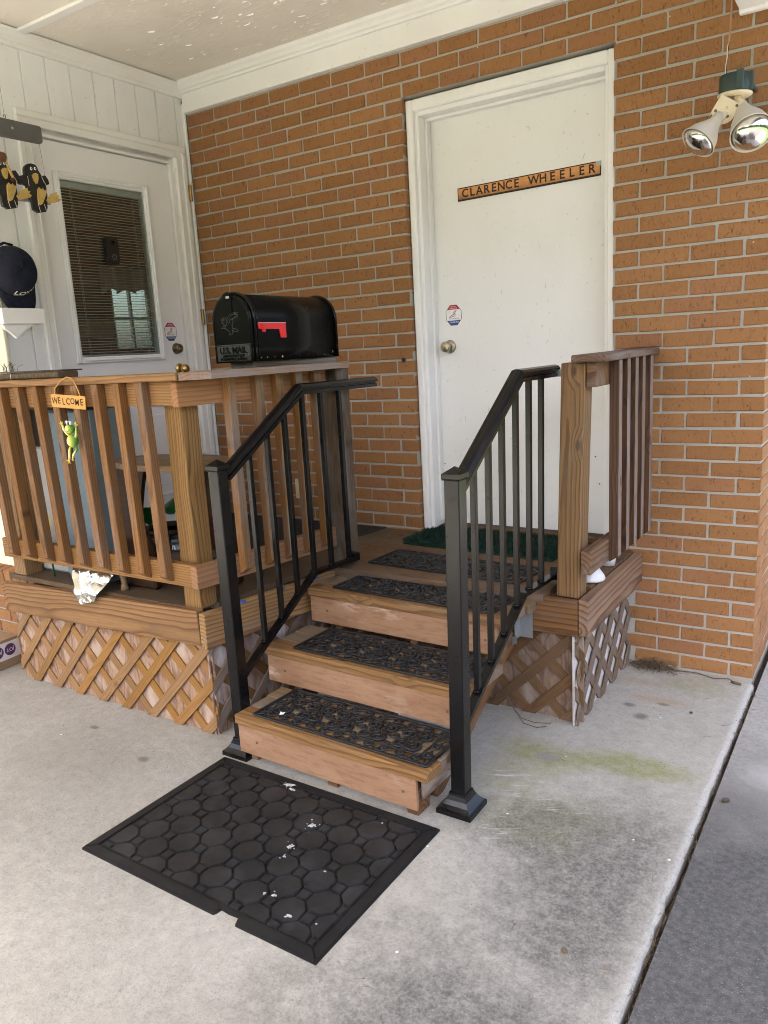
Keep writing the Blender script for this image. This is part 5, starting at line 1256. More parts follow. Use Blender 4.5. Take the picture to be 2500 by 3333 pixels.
add('cable', tube([(-0.168, -0.028, 2.90), (-0.167, -0.030, 2.65), (-0.168, -0.040, 2.56), (-0.1695, -0.05, 2.525)], 0.0034, 6), CABLE, fl)
add('wire', tube([(-0.1695, -0.05, 2.525), (-0.173, -0.055, 2.508), (-0.170, -0.07, 2.47), (-0.172, -0.085, 2.43), (-0.168, -0.10, 2.395), (-0.165, -0.115, 2.352)], 0.0018, 5), WHITEPL, fl)
add('wire', tube([(-0.1680, -0.05, 2.523), (-0.169, -0.055, 2.500), (-0.171, -0.07, 2.46), (-0.169, -0.085, 2.425), (-0.165, -0.10, 2.385), (-0.155, -0.115, 2.352)], 0.0015, 5), BLACKPL, fl)
add('wire_nut', lathe([(0.003, 0), (0.008, 0.002), (0.006, 0.018), (0.002, 0.02)], 8), WHITEPL, fl, T(-0.166, -0.140, 2.362) @ RX(R(20)))
boxo('wall_bracket', fl, -0.085, -0.072, -0.075, 0.004, 2.345, 2.358, GREENBX, 0.002)
from mathutils import noise as mnoise
TREEM = simple('tree_foliage', (0.035, 0.055, 0.020), 0.9, 0, 0.4, 1.0)
# ================================================================== frog welcome sign hooked on a front baluster
YS = YF-0.062
fs_ = thing('welcome_frog_sign', (-2.30, YS, 1.2), 'orange tin WELCOME sign with a dangling green frog on the front balusters', 'sign')
MS = onY(YS, -2.300, 1.349) @ RZ(R(-3.0)) @ Matrix.Scale(1.06, 4)
sp_ = add('sign_plate', prism([(-0.100, -0.020), (-0.096, -0.0245), (0.098, -0.026), (0.101, -0.022), (0.103, 0.019), (0.098, 0.023), (-0.098, 0.024), (-0.102, 0.020)], 0.002, 0.0005), ORANGE, fs_, MS)
for i, ch in enumerate('WELCOME'):
    add('letter', text_mesh(ch, 0.034 if ch not in 'OM' else 0.032, 0.0003, bold=0.0004), LETTER, sp_, MS @ T(-0.078+0.0265*i, -0.001+0.002*math.sin(i*2.1), 0.0024) @ RZ(0.05*math.sin(i*3.3)))
add('wire_handle', tube([(-2.383, YS, 1.372), (-2.377, YS, 1.400), (-2.350, YS+0.012, 1.430), (-2.318, YS+0.020, 1.4435), (-2.285, YS+0.016, 1.438), (-2.255, YS+0.008, 1.420), (-2.228, YS, 1.388), (-2.219, YS, 1.364)], 0.0024, 6), ORANGE, fs_)
def chain(a, b, n):
    a, b = Vector(a), Vector(b); Jc = Joined(); d = (b-a)
    for k in range(n):
        c = a+d*(k+.5)/n; L = d.length/n*0.62
        P = [(0.0022*math.cos(t*math.pi/4), 0, L*math.sin(t*math.pi/4)) for t in range(8)]
        v, f = tube_data(P, 0.0006, 4, 1.0, True); Jc.put(v, f, T(c) @ RZ(R(90*(k % 2))))
    add('chain', Jc.build(True), CHAIN, fs_)
YR = YS-0.006
chain((-2.363, YS, 1.327), (-2.357, YR, 1.278), 8); chain((-2.237, YS, 1.321), (-2.228, YR, 1.270), 8)
frog = add('frog_body', sphere(0.0245, 0.022, 0.0265, 20, 14), FROGG, fs_, T(-2.291, YR-0.004, 1.194) @ RY(R(12)))
nt = FROGG.node_tree; b_ = nt.nodes['Principled BSDF']
co = nd(nt, 'ShaderNodeSeparateXYZ', {0: nt.nodes.new('ShaderNodeTexCoord').outputs['Generated']})
belly = mth(nt, 'ADD', mth(nt, 'MULTIPLY', co.outputs[0], -0.9), mth(nt, 'ADD', mth(nt, 'MULTIPLY', co.outputs[1], -0.8), mth(nt, 'MULTIPLY', co.outputs[2], -0.35)))
cc = ramp(nt, maprange(nt, belly, -1.35, -0.20), [(0.0, (0.08, 0.22, 0.03)), (0.22, (0.20, 0.34, 0.03)), (0.42, (0.55, 0.52, 0.06)), (0.75, (0.80, 0.70, 0.34))]); setc(nt, b_, cc)
hd = add('frog_head', sphere(0.0215, 0.018, 0.0185, 20, 12), FROGG, fs_, T(-2.297, YR-0.006, 1.2415) @ RY(R(10)))
add('mouth', tube([(-2.313, YR-0.0175, 1.240), (-2.308, YR-0.0225, 1.2345), (-2.298, YR-0.0245, 1.2315), (-2.287, YR-0.0225, 1.2345), (-2.282, YR-0.018, 1.2405)], 0.0007, 4), EYEBLK, hd)
for (x, z) in ((-2.310, 1.2665), (-2.289, 1.2655)):
    e_ = add('eye', sphere(0.0082, 0.0072, 0.0086, 12, 8), STKWHT, hd, T(x, YR-0.008, z))
    add('pupil', sphere(0.0058, 0.0040, 0.0066, 10, 6), EYEBLK, e_, T(x-0.0012, YR-0.0128, z-0.0008))
for (x, z) in ((-2.303, 1.2475), (-2.296, 1.2475)): add('nostril', sphere(0.0011, 0.0011, 0.0009, 6, 4), EYEBLK, hd, T(x, YR-0.0235, z))
def limb(path, rad, name, foot):
    l = add(name, tube(path, rad, 8), FROGG, fs_)
    c, dirs = foot
    for d in dirs:
        add('toe', tube([c, (c[0]+d[0]*.5, c[1]-0.001, c[2]+d[1]*.5), (c[0]+d[0], c[1], c[2]+d[1])], [0.0030, 0.0022, 0.0028], 6), FROGY, l)
limb([(-2.302, YR-0.002, 1.212), (-2.322, YR-0.004, 1.222), (-2.337, YR-0.006, 1.240), (-2.341, YR-0.006, 1.257)], [0.006, 0.0055, 0.005, 0.0045], 'arm', ((-2.342, YR-0.006, 1.258), ((-0.014, 0.005), (-0.008, 0.014), (0.004, 0.012))))
limb([(-2.273, YR-0.002, 1.208), (-2.262, YR-0.004, 1.222), (-2.257, YR-0.005, 1.240), (-2.255, YR-0.005, 1.254)], [0.006, 0.0055, 0.005, 0.0045], 'arm', ((-2.254, YR-0.005, 1.255), ((-0.009, 0.012), (0.001, 0.016), (0.011, 0.004))))
limb([(-2.303, YR-0.002, 1.176), (-2.318, YR-0.004, 1.160), (-2.322, YR-0.006, 1.140), (-2.326, YR-0.006, 1.118)], [0.0055, 0.0055, 0.005, 0.0042], 'leg', ((-2.327, YR-0.006, 1.119), ((-0.016, -0.006), (-0.010, -0.016), (0.003, -0.018))))
limb([(-2.280, YR, 1.176), (-2.277, YR-0.002, 1.158), (-2.288, YR-0.004, 1.147), (-2.299, YR-0.004, 1.139), (-2.305, YR-0.005, 1.124)], [0.005, 0.005, 0.005, 0.0042, 0.0038], 'leg', ((-2.305, YR-0.005, 1.124), ((-0.005, -0.008), (0.003, -0.011))))
add('wire_hook', tube([(-2.258, YR+0.004, 1.212), (-2.247, YR+0.006, 1.200), (-2.238, YR+0.006, 1.196), (-2.232, YR+0.006, 1.188), (-2.236, YR+0.006, 1.184)], 0.0013, 5), CHAIN, fs_)
for n_ in ('FROGY',): pass

# ================================================================== painted wooden birds on a perch, by the left wall
PX = -2.95
bp_ = thing('hanging_bird_swing', (PX, -1.15, 2.3), 'painted wooden penguins perched on a grey hanging swing left of the glazed door', 'ornament')
MP = onX(PX)
plk = add('plank', prism([(-1.46, 2.490), (-1.0494, 2.491), (-1.0390, 2.500), (-1.0396, 2.560), (-1.046, 2.566), (-1.46, 2.568)], 0.019, 0.002), PLATE, bp_, MP @ T(0, 0, 0.004))
add('rivet', sphere(0.006, 0.006, 0.003, 10, 6), GALV, plk, MP @ T(-1.186, 2.532, 0.024))
add('hook', tube([(PX+0.012, -1.209+0.006*math.cos(t), 2.578+0.006*math.sin(t)) for t in [R(-60+40*k) for k in range(8)]], 0.0016, 5), BLACKPL, plk)
add('hook_wire', tube([(PX+0.012, -1.209, 2.584), (PX+0.010, -1.209, 2.75), (PX-0.06, -1.209, 2.93)], 0.0009, 4), STRING, bp_)
add('string', tube([(PX+0.014, -1.0550, 2.4920), (PX+0.016, -1.050, 2.38), (PX+0.010, -1.046, 2.262)], 0.0011, 4), STRING, bp_)
add('string', tube([(PX+0.014, -1.440, 2.4920), (PX+0.012, -1.44, 2.262)], 0.0011, 4), STRING, bp_)
boxo('perch_rod', bp_, PX-0.002, PX+0.014, -1.46, -1.035, 2.229, 2.253, GREYROD, 0.002)
def bird(dy, prefix):
    S = lambda P: [(y+dy, z) for y, z in P]
    B = [(-1.1606, 2.366), (-1.156, 2.3765), (-1.1478, 2.3837), (-1.137, 2.3905), (-1.1243, 2.3927), (-1.113, 2.3925), (-1.1025, 2.3885), (-1.096, 2.3810), (-1.0929, 2.3697), (-1.0917, 2.3539), (-1.0760, 2.335), (-1.0639, 2.3161), (-1.068, 2.285), (-1.072, 2.2535), (-1.0692, 2.2115), (-1.0764, 2.1911), (-1.1177, 2.1818), (-1.1419, 2.1937), (-1.1436, 2.2288), (-1.1598, 2.254), (-1.1593, 2.2906), (-1.1631, 2.3342)]
    b = add('bird_body', prism(S(B), 0.022, 0.004), BLKPAINT, bp_, MP @ T(0, 0, 0.016))
    WL = [(-1.1556, 2.3353), (-1.1697, 2.338), (-1.1953, 2.3297), (-1.1992, 2.301), (-1.1929, 2.2956), (-1.1728, 2.2967), (-1.1558, 2.2894), (-1.1521, 2.3121)]
    WR = [(-1.0837, 2.3455), (-1.0581, 2.3515), (-1.0456, 2.3347), (-1.0424, 2.3189), (-1.0471, 2.3134), (-1.0655, 2.3061), (-1.0764, 2.3208)]
    for w in (WL, WR): add('wing', prism(S(w), 0.016, 0.003), BLKPAINT, b, MP @ T(0, 0, 0.019))
    for pts in ([(-1.1545, 2.334), (-1.1530, 2.313), (-1.1530, 2.291)], [(-1.0830, 2.343), (-1.0750, 2.322), (-1.0650, 2.308)], [(-1.120, 2.222), (-1.116, 2.20), (-1.112, 2.184)], [(-1.088, 2.222), (-1.083, 2.20), (-1.080, 2.187)]):
        add('white_line', tube([(y+dy, z, 0.0385) for y, z in pts], 0.0010, 4), WHTPAINT, b, MP)
    BK = [(-1.1329, 2.3401), (-1.124, 2.3493), (-1.1143, 2.3523), (-1.1037, 2.349), (-1.1025, 2.3332), (-1.1103, 2.3082), (-1.1182, 2.3056), (-1.1272, 2.3187)]
    add('beak', prism(S(BK), 0.010, 0.003), YELPAINT, b, MP @ T(0, 0, 0.0375))
    for (y, z) in ((-1.1309, 2.3692), (-1.1111, 2.3721)):
        e_ = add('eye', xform(sphere(0.0062, 0.0076, 0.0012, 10, 6), Matrix.Identity(4)), WHTPAINT, b, MP @ T(y+dy, z, 0.0385)); add('pupil', sphere(0.0024, 0.0038, 0.0010, 8, 5), EYEBLK, e_, MP @ T(y+dy+0.001, z, 0.0393))
    FL = [(-1.1177, 2.28), (-1.1074, 2.2918), (-1.0981, 2.2793), (-1.0885, 2.2926), (-1.0834, 2.2772), (-1.0695, 2.287), (-1.0807, 2.2589), (-1.1, 2.221), (-1.1145, 2.2129), (-1.1215, 2.2218), (-1.1212, 2.2523)]
    FR = [(-1.08, 2.2395), (-1.0504, 2.2691), (-1.0193, 2.282), (-1.0255, 2.2673), (-1.0079, 2.2678), (-1.0215, 2.2563), (-1.0027, 2.2512), (-1.0145, 2.2391), (-1.0691, 2.2246)]
    for k, F in enumerate((FL, FR)):
        f = add('foot', prism(S(F), 0.008, 0.002), YELPAINT, b, MP @ T(0, 0, 0.040+0.002*k))
    for (y, z) in ((-1.1035, 2.241), (-1.066, 2.249)): add('nail', sphere(0.0025, 0.0025, 0.0012, 8, 5), MAROON, b, MP @ T(y+dy, z, 0.0495))
    return b
bird(0.0, '')
b2 = bird(-0.148, '')
add('hair', prism([(-1.300, 2.40), (-1.270, 2.418), (-1.2489, 2.4157), (-1.2437, 2.3997), (-1.2521, 2.3755), (-1.300, 2.372)], 0.030, 0.004), HAIRBRN, b2, MP @ T(0, 0, 0.014))
add('braid', tube([(PX+0.045, -1.2530, 2.378), (PX+0.046, -1.2490, 2.352), (PX+0.046, -1.2410, 2.338), (PX+0.046, -1.2340, 2.312)], [0.004, 0.006, 0.007, 0.005], 7), YELPAINT, b2)
add('ribbon', sphere(0.008, 0.013, 0.008, 8, 6), MAROON, b2, T(PX+0.046, -1.2340, 2.306))

# ================================================================== white wall shelf and navy cap
sh = thing('wall_shelf', (-3.0, -1.24, 1.7), 'small white wall shelf with a scalloped bracket below the navy cap', 'shelf')
boxo('shelf_box', sh, LX+0.001, -2.950, -1.352, -1.138, 1.688, 1.758, WHITE_TRIM, 0.003)
AP = [(-1.345, 1.6875), (-1.335, 1.665), (-1.318, 1.655), (-1.300, 1.640), (-1.285, 1.624), (-1.268, 1.640), (-1.245, 1.660), (-1.215, 1.672), (-1.190, 1.6875)]
add('bracket', prism(AP, 0.018, 0.002), WHITE_TRIM, sh, onX(-2.985))
hk = thing('baseball_cap', (-2.95, -1.24, 1.9), 'navy baseball cap hanging by its strap above the white shelf', 'cap')
HS = Matrix.Scale(1.13, 4)
HM = frame((-3.005, -1.240, 1.925), (-0.16, -0.97, -0.18), (0.10, 0.18, -0.975), (0.98, -0.17, 0.07)) @ HS
# local: X across, Y towards the brim, Z up out of the crown
def cap_crown():
    vs, fs = [], []; n, m = 36, 12
    for i in range(m+1):
        t = i/m
        for k in range(n):
            a_ = 2*math.pi*k/n; rx, ry = 0.088, 0.100
            prof = math.cos(t*math.pi/2)**0.62 if t < 1 else 0.0
            z = 0.108*math.sin(t*math.pi/2)**1.05
            seam = 1-0.012*abs(math.cos(3*a_))**14
            dent = 1-0.05*max(0, math.sin(2*a_+0.7))*t
            vs.append((rx*prof*math.cos(a_)*seam, ry*prof*math.sin(a_)*seam*dent, z*(1-0.07*math.sin(a_)*t+0.05*math.sin(3*a_+1)*t*(1-t))))
    for i in range(m):
        for k in range(n): fs.append((i*n+k, i*n+(k+1) % n, (i+1)*n+(k+1) % n, (i+1)*n+k))
    return mesh('crown', vs, fs, True)
cr = add('crown', cap_crown(), NAVY, hk, HM)
def cap_brim():
    vs, fs = [], []; n = 20; m = 6
    for j in range(m+1):
        for i in range(n+1):
            a_ = R(18)+(R(144))*i/n; t = j/m
            x, y = 0.090*math.cos(a_), 0.100*math.sin(a_)
            ext = 0.082*math.sin((a_-R(18))/R(144)*math.pi)**0.55
            vs.append((x*(1-0.04*t), y+ext*t, 0.004-0.55*(x*x)/0.09*0.35*t-0.012*t+0.004*math.sin(t*2)))
    w = n+1
    for j in range(m):
        for i in range(n): fs.append((j*w+i, j*w+i+1, (j+1)*w+i+1, (j+1)*w+i))
    o = len(vs); vs += [(v[0], v[1], v[2]-0.004) for v in vs[:o]]; fs += [tuple(q+o for q in f)[::-1] for f in fs[:]]
    for i in range(n): fs.append((m*w+i, m*w+i+1, o+m*w+i+1, o+m*w+i))
    return mesh('brim', vs, fs, True)
add('brim', cap_brim(), NAVY, hk, HM)
add('brim_cord', tube([(0.0905*math.cos(R(20)+R(140)*k/24), 0.1015*math.sin(R(20)+R(140)*k/24), 0.006) for k in range(25)], 0.0022, 5), NAVY, hk, HM)
add('button', sphere(0.008, 0.008, 0.005, 10, 6), NAVY, hk, HM @ T(0, 0.0, 0.107))
add('strap', tube([(-0.035, -0.098, 0.012), (0.0, -0.110, 0.020), (0.035, -0.098, 0.012)], 0.005, 6), NAVY, hk, HM)
def on_crown(me, cx, tilt):
    """lay flat lettering on the front of the crown"""
    for v in me.vertices:
        u, w = v.co.x, v.co.y
        a_ = R(90)+(u+cx)/0.092; t = 0.26+w/0.16
        prof = math.cos(t*math.pi/2)**0.62; k = 1.012+v.co.z*4
        v.co = Vector((0.088*prof*math.cos(a_)*k, 0.100*prof*math.sin(a_)*k, 0.108*math.sin(t*math.pi/2)**1.05))
    return me
tx = text_mesh('LOW', 0.040, 0.0003, bold=0.0008); 
bm = bmesh.new(); bm.from_mesh(tx); bmesh.ops.subdivide_edges(bm, edges=[e_ for e_ in bm.edges if e_.calc_length() > 0.006], cuts=3); bm.to_mesh(tx); bm.free()
add('lettering', on_crown(tx, 0.004, 0), THREAD, cr, HM)
st_ = mesh('bar', [(-0.045+0.005*k, y, 0) for k in range(19) for y in (-0.001, 0.001)], [(2*k, 2*k+2, 2*k+3, 2*k+1) for k in range(18)]); st_.transform(T(0, -0.022, 0))
add('stitch_bar', on_crown(st_, 0.004, 0), THREAD, cr, HM)
add('wall_hook', tube([(LX, -1.262, 2.03), (LX+0.04, -1.262, 2.03), (LX+0.05, -1.262, 2.045)], 0.004, 6), GALV, hk)

# ================================================================== wire planter tray on the cap rail
pt = thing('wire_planter', (-2.66, -1.43, 1.44), 'wire basket planter with dry grass on the left end of the railing', 'planter')
boxo('liner', pt, -3.05, -2.425, -1.478, -1.378, 1.4405, 1.468, STRAW, 0.004)
for (a_, b2_) in (((-3.05, -1.482, 1.474), (-2.405, -1.482, 1.470)), ((-3.05, -1.374, 1.474), (-2.405, -1.374, 1.470)), ((-2.405, -1.482, 1.470), (-2.405, -1.374, 1.470))):
    add('rim_bar', tube([a_, b2_], 0.003, 6), BLACKPL, pt)
J = Joined(); x = -3.05
while x < -2.43:
    v, f = tube_data([(x, -1.482, 1.441), (x+0.012, -1.483, 1.450), (x+0.012, -1.483, 1.460), (x, -1.482, 1.470)], 0.0009, 4); J.put(v, f)
    v, f = tube_data([(x+0.024, -1.482, 1.441), (x+0.012, -1.483, 1.450), (x+0.012, -1.483, 1.460), (x+0.024, -1.482, 1.470)], 0.0009, 4); J.put(v, f); x += 0.024
add('chicken_wire', J.build(True), ABRASS, pt)
J = Joined(); rr = random.Random(9)
for i in range(26):
    x = rr.uniform(-2.95, -2.78); a_ = rr.uniform(-0.2, 1.2)
    v, f = tube_data([(x, -1.43, 1.462), (x+0.02*a_, -1.435, 1.495), (x+0.06*a_, -1.44, 1.50+0.025*rr.random())], 0.0008, 4); J.put(v, f)
o = add('dry_grass', J.build(True), STEM, pt)
add('curl_wire', tube([(-2.745, -1.484, 1.440), (-2.740, -1.486, 1.456), (-2.742, -1.484, 1.468)], 0.0012, 4), WHITEPL, pt)

# ================================================================== things standing on the deck behind the railing
cb = thing('blue_cabinet', (-2.62, -1.1, DZ), 'tall grey-blue cabinet behind the front balusters', 'cabinet')
boxo('carcass', cb, -2.722, -2.432, -1.352, -1.130, DZ+0.003, 1.300, BLUECAB, 0.004)
boxo('front_door', cb, -2.712, -2.442, -1.362, -1.3525, DZ+0.03, 1.292, BLUECAB, 0.003)
for x in (-2.702, -2.452): boxo('door_stile', cb, x-0.002, x+0.002, -1.3655, -1.3615, DZ+0.05, 1.28, BLACKPL, 0.0)
boxo('top_board', cb, -2.727, -2.427, -1.366, -1.125, 1.3005, 1.314, W_TABLE, 0.002)
cl = thing('grey_bin', (-2.85, -1.2, DZ), 'light grey bin with a black lid at the left end of the porch', 'bin')
boxo('bin_body', cl, -2.965, -2.755, -1.33, -1.05, DZ+0.003, 1.130, GREYPL, 0.012)
boxo('bin_lid', cl, -2.972, -2.748, -1.336, -1.045, 1.1305, 1.310, BLACKPL, 0.010)
tb = thing('oval_table', (-2.28, -1.14, DZ), 'dark wood side table with an oval top and hourglass legs behind the railing', 'table')
ell = [(0.335*math.cos(k*math.pi/18), 0.165*math.sin(k*math.pi/18)) for k in range(36)]
add('table_top', prism(ell, 0.024, 0.005), W_TABTOP, tb, T(-2.095, -1.215, 1.052))
LG = [(-0.115, 0.43), (0.115, 0.43), (0.088, 0.36), (0.062, 0.27), (0.064, 0.20), (0.085, 0.15), (0.120, 0.11), (0.125, 0.0), (0.095, 0.0), (0.07, 0.05), (-0.07, 0.05), (-0.095, 0.0), (-0.125, 0.0), (-0.120, 0.11), (-0.085, 0.15), (-0.064, 0.20), (-0.062, 0.27), (-0.088, 0.36)]
for (x, ly, rz) in ((-2.262, -1.325, 2), (-1.98, -1.12, -4)):
    add('pedestal_leg', prism(LG, 0.020, 0.003), W_TABLE, tb, T(x, ly, DZ+0.069) @ RZ(R(rz)) @ Matrix.Diagonal((1, 1, 1.05, 1)) @ frame((0, 0.01, 0), (1, 0, 0), (0, 0, 1), (0, -1, 0)))
    boxo('foot', tb, x-0.12, x+0.12, ly-0.022, ly+0.022, DZ+0.003, DZ+0.0695, W_TABLE, 0.010)
board('stretcher', tb, (-2.26, -1.31, 0.66), (-1.98, -1.13, 0.66), 0.03, 0.04, W_TABLE)
add('claw_foot', lathe([(0.016, 0.0), (0.018, 0.010), (0.011, 0.030), (0.014, 0.055), (0.017, 0.075)], 12), W_TABTOP, tb, T(-2.285, -1.392, DZ+0.002))
ps = thing('plant_stand', (-2.36, -1.06, DZ), 'round wooden plant stand with a broad green leaf', 'plant stand')
add('ring_top', lathe([(0.105, 0.0), (0.125, 0.0), (0.128, 0.010), (0.125, 0.020), (0.105, 0.020), (0.105, 0.0)], 28), W_TABLE, ps, T(-2.36, -1.05, 0.712))
for k in range(4):
    a_ = R(45+90*k); add('leg', tube([(-2.36+0.112*math.cos(a_), -1.05+0.112*math.sin(a_), 0.715), (-2.36+0.10*math.cos(a_), -1.05+0.10*math.sin(a_), DZ+0.003)], 0.010, 8), W_TABLE, ps)
vs, fs = [], []
for i in range(9):
    for j in range(7):
        u, w = i/8, (j-3)/3; wd = 0.085*math.sin(math.pi*min(1, u*0.92+0.06))**0.7
        vs.append((-2.43+0.17*u+0.02*w, -1.10+0.10*w*wd/0.085*0.9, 0.738+0.10*math.sin(u*2.4)+0.030*abs(w)*(1-u)+(0.03*w if w > 0 else 0)))
for i in range(8):
    for j in range(6): fs.append((i*7+j, (i+1)*7+j, (i+1)*7+j+1, i*7+j+1))
add('leaf', mesh('leaf', vs, fs, True), GREENLEAF, ps)
jr = thing('glass_jar', (-2.37, -1.0, DZ), 'clear glass jar under the plant stand', 'jar')
add('jar_body', lathe([(0.001, 0.0), (0.058, 0.0), (0.064, 0.012), (0.064, 0.105), (0.052, 0.122), (0.052, 0.128), (0.058, 0.105), (0.058, 0.012), (0.001, 0.006)], 24), JARGL, jr, T(-2.355, -1.05, DZ+0.003))
add('jar_lid', lathe([(0.001, 0.145), (0.054, 0.145), (0.056, 0.140), (0.056, 0.126), (0.001, 0.126)], 24), GALV, jr, T(-2.355, -1.05, DZ+0.003))
# crumpled foil hanging over the fascia
def foil(poly, y, seed, bulge=0.02):
    rr = random.Random(seed); xs = [p[0] for p in poly]; zs = [p[1] for p in poly]
    bm = bmesh.new(); vsx = [bm.verts.new((p[0], y, p[1])) for p in poly]; f = bm.faces.new(vsx)
    bmesh.ops.triangulate(bm, faces=bm.faces)
    for _ in range(4): bmesh.ops.subdivide_edges(bm, edges=[e_ for e_ in bm.edges if e_.calc_length() > 0.017], cuts=1, use_grid_fill=False); bmesh.ops.triangulate(bm, faces=bm.faces)
    for v in bm.verts:
        q = Vector((v.co.x, v.co.z, seed))
        v.co.y += -0.004-0.022*abs(mnoise.noise(q*14))-0.005*abs(mnoise.noise(q*34+Vector((3, 1, 0))))+0.006
        if v.co.z > DZ: v.co.y += (v.co.z-DZ)*0.75
    me = bpy.data.meshes.new('foil'); bm.to_mesh(me); bm.free(); return me
fo = thing('foil_sheet', (-2.42, -1.49, 0.55), 'crumpled aluminium foil spilling over the front deck board', 'foil')
add('foil_fold', foil([(-2.5637, 0.628), (-2.5282, 0.640), (-2.4436, 0.645), (-2.4022, 0.634), (-2.3098, 0.634), (-2.2749, 0.628), (-2.3015, 0.600), (-2.3193, 0.558), (-2.3685, 0.498), (-2.4618, 0.474), (-2.4942, 0.502), (-2.498, 0.544), (-2.5418, 0.580)], -1.492, 3), FOIL, fo)
add('foil_fold', foil([(-2.50, 0.777), (-2.4488, 0.808), (-2.4408, 0.786), (-2.43, 0.72), (-2.3551, 0.748), (-2.3127, 0.715), (-2.36, 0.60), (-2.52, 0.60), (-2.494, 0.715)], -1.405, 4), FOIL, fo)
sf = thing('sunflower_ornament', (-2.77, -1.38, DZ), 'yellow artificial sunflowers on a stalk behind the railing', 'flower')
for k, (x, z, r) in enumerate(((-2.790, 0.800, 0.050), (-2.800, 0.712, 0.040))):
    hdm = onY(-1.395, x, z)
    add('flower_head', lathe([(0.001, 0.0), (r*0.55, 0.0), (r*0.5, 0.006), (0.001, 0.010)], 16), SEED, sf, hdm)
    for q in range(14):
        a_ = 2*math.pi*q/14
        add('petal', mesh('petal', [(r*0.45, -0.004, 0.001), (r*0.8, -0.008, 0.004), (r*1.15, 0, 0.002), (r*0.8, 0.008, 0.004), (r*0.45, 0.004, 0.001)], [(0, 1, 2, 3, 4)]) if q == 0 else PET, PETAL, sf, hdm @ RZ(a_))
        if q == 0: PET = bpy.data.objects[sf.children[-1].name].data if sf.children else None
        if PET is None: PET = mesh('petal', [(r*0.45, -0.004, 0.001), (r*0.8, -0.008, 0.004), (r*1.15, 0, 0.002), (r*0.8, 0.008, 0.004), (r*0.45, 0.004, 0.001)], [(0, 1, 2, 3, 4)])
add('stalk', tube([(-2.79, -1.385, DZ+0.003), (-2.80, -1.388, 0.68), (-2.775, -1.388, 0.80)], 0.004, 6), GREENLEAF, sf)
# white jug lying behind the right railing
jg = thing('plastic_funnel', (-0.55, -0.50, DZ), 'white plastic funnel lying on the deck behind the right railing', 'funnel')
add('shell', lathe([(0.004, 0.0), (0.055, 0.0), (0.060, 0.006), (0.058, 0.014), (0.030, 0.055), (0.012, 0.080), (0.010, 0.115), (0.006, 0.115)], 24), WHITEPL, jg, T(-0.545, -0.50, DZ+0.002))
jg2 = thing('plastic_cup', (-0.54, -0.30, DZ), 'white plastic cup on the deck near the brick wall', 'cup')
add('shell', lathe([(0.004, 0.0), (0.030, 0.0), (0.038, 0.07), (0.036, 0.07), (0.028, 0.004)], 20), WHITEPL, jg2, T(-0.545, -0.27, DZ+0.002))
# carton left of the porch
bxo = thing('cardboard_carton', (-3.45, -1.40, G), 'cardboard carton with purple round logos on the concrete at the far left', 'carton')
BMx = T(-3.45, -1.45, G) @ RZ(R(4))
add('carton_body', mbox(CARDB, 0.34, 0.24, 0.150, 0.003), CARDB, bxo, BMx @ T(0, 0, 0.0755))
Mr = BMx @ frame((0.170, 0, 0), (0, 1, 0), (0, 0, 1), (1, 0, 0))
lb = add('printed_label', prism([(-0.120, 0.045), (0.120, 0.045), (0.120, 0.135), (-0.120, 0.135)], 0.0008), CARDW, bxo, Mr @ T(0, 0, 0.0005))
for u in (-0.075, -0.008, 0.060):
    add('logo_disc', prism([(0.031*math.cos(k*math.pi/14), 0.031*math.sin(k*math.pi/14)) for k in range(28)], 0.0006), PURPLE, lb, Mr @ T(u, 0.092, 0.0013))
    add('logo_letters', text_mesh('JOY', 0.026, 0.0002), CARDW, lb, Mr @ T(u, 0.092, 0.0022) @ RZ(math.pi))
# ================================================================== litter
dg = thing('dry_grass_clump', (-0.43, -0.05, G), 'clump of dead grass against the brick wall at the end of the lattice', 'dead grass')
J = Joined(); rr = random.Random(21)
for i in range(330):
    x, y = rr.gauss(-0.405, 0.040), -0.012-abs(rr.gauss(0, 0.030)); a_ = rr.random()*6.28; L = rr.uniform(0.02, 0.075)
    z = G+0.002+rr.random()*0.030*math.exp(-((x+0.405)/0.05)**2)
    v, f = tube_data([(x, y, z), (x+L*.5*math.cos(a_), min(-0.006, y+L*.35*math.sin(a_)), z+rr.uniform(0, .024)), (x+L*math.cos(a_), min(-0.006, y+L*.6*math.sin(a_)), max(G+0.002, z+rr.uniform(-.012, .018)))], 0.0008, 4); J.put(v, f)
o = add('straw', J.build(True), STRAW, dg); o['kind'] = 'stuff'
vn = thing('dead_vine', (-0.25, -0.03, G), 'thin dead vine along the foot of the brick wall', 'vine')
add('stem', tube([(-0.36, -0.02, G+.004), (-0.30, -0.035, G+.010), (-0.22, -0.020, G+.008), (-0.15, -0.045, G+.006), (-0.09, -0.035, G+.012), (-0.05, -0.06, G+.004)], 0.0022, 5), STEM, vn)
add('twig', tube([(-0.075, -0.050, G+.006), (-0.055, -0.058, G+.008), (-0.035, -0.060, G+.006)], 0.0055, 6), STEM, vn)
v2 = thing('dead_vine', (-0.75, -0.75, G), 'wiry dead vine at the foot of the lattice beside the steps', 'vine')
for P in ([(-0.86, -0.735, 0.10), (-0.80, -0.745, 0.05), (-0.74, -0.76, G+.006), (-0.68, -0.765, G+.004), (-0.62, -0.752, G+.008)], [(-0.84, -0.735, 0.13), (-0.78, -0.75, 0.03), (-0.72, -0.79, G+.004), (-0.66, -0.80, G+.004), (-0.63, -0.775, G+.004)]):
    add('stem', tube(P, 0.0014, 5), STEM, v2)
def chip(name, x, y, L, w, h, rz, mat, label, cat):
    me = fresh(box_mesh(L, w, h, h*0.3, h*0.22, 1)); o = add(name, me, mat, None, T(x, y, G+h/2) @ RZ(rz)); return tag(o, label, cat)
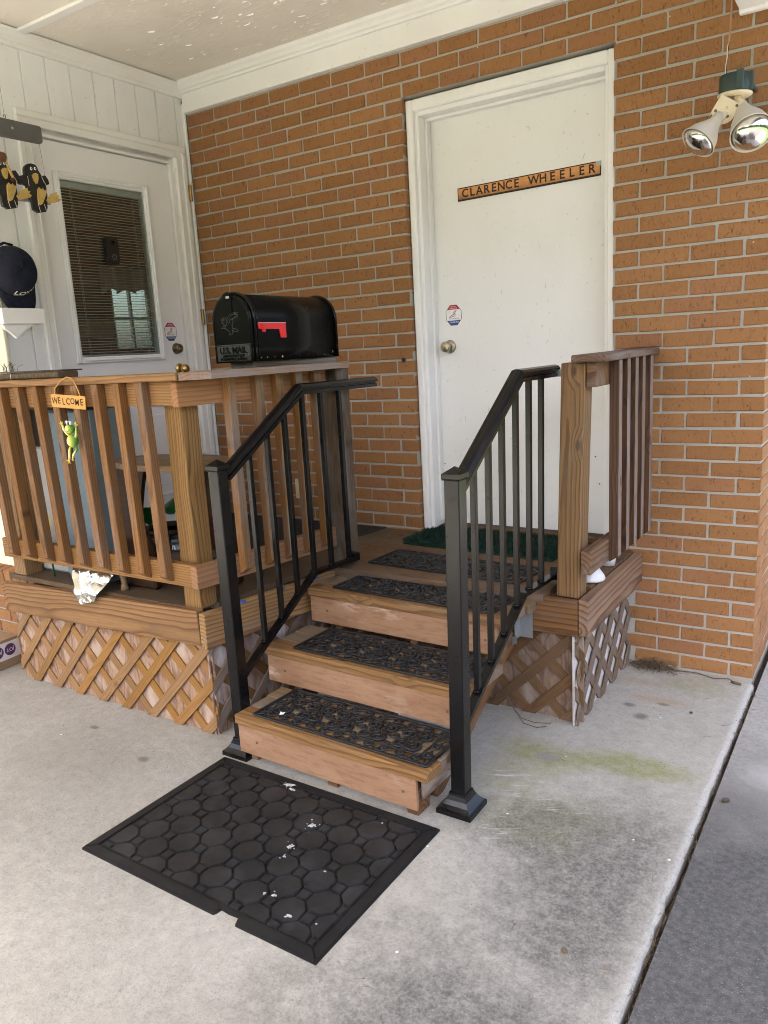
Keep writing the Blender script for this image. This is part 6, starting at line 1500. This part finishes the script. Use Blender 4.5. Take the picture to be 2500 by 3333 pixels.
chip('wood_chip', -0.057, -1.854, 0.034, 0.009, 0.003, 0.2, W_GREY, 'flat splinter of wood on the concrete at the lower right', 'wood chip')
chip('clod', -0.164, -1.845, 0.013, 0.012, 0.009, 0.5, STEM, 'small tan clod on the concrete at the lower middle', 'clod')
chip('pebble', 0.062, -0.985, 0.022, 0.016, 0.010, 0.4, DEBRIS, 'dark pebble on the drive beside the slab joint', 'pebble')
chip('pebble', -0.165, -0.41, 0.012, 0.010, 0.007, 0.4, DEBRIS, 'tiny dark pebble on the slab below the brick wall', 'pebble')
J = Joined(); rr = random.Random(33)
for i in range(210):
    x, y = rr.uniform(-2.9, 0.6), rr.uniform(-2.9, -0.05)
    if -1.66 < x < -0.62 and y > -2.25: continue
    if x < -0.48 and y > -1.5: continue
    s = rr.uniform(0.0012, 0.0042); J.put_mesh(box_mesh(1, 0.7, 0.5, 0.15, 0.1, i % 4), T(x, y, G+s*.3) @ RZ(rr.random()*6) @ Matrix.Scale(s, 4))
for i in range(46):
    x, y = rr.uniform(-1.2, 0.5), rr.uniform(-2.6, -0.1)
    if -1.66 < x < -0.62 and y > -2.25: continue
    if x < -0.48 and y > -0.8: continue
    a_ = rr.random()*6.28; L = rr.uniform(0.015, 0.05)
    v, f = tube_data([(x, y, G+.0015), (x+L*.5*math.cos(a_), y+L*.5*math.sin(a_), G+.003), (x+L*math.cos(a_+.3), y+L*math.sin(a_+.3), G+.0015)], 0.0006, 4); J.put(v, f)
o = add('floor_grit', J.build(), STEM); tag(o, 'grit and bits of dry grass strewn over the concrete', 'grit', kind='stuff')

# unseen belt of trees, added to darken the mailbox's reflections and the low sky
J = Joined(); rr = random.Random(2)
for i in range(70):
    a_ = R(-150+185*i/69); r_ = 34+rr.uniform(-4, 4); h = rr.uniform(5.0, 8.5)
    s_ = sphere(rr.uniform(2.0, 3.2), rr.uniform(2.0, 3.2), h*0.55, 9, 7)
    for v in s_.vertices: v.co *= 1+0.25*(mnoise.noise(v.co*0.9+Vector((i*3.1, 0, 0))))
    J.put_mesh(s_, T(r_*math.cos(a_), r_*math.sin(a_), h*0.45))
o = add('unseen_tree_belt', J.build(), TREEM); tag(o, 'unseen dark belt of trees added to darken reflections', 'trees', kind='stuff')
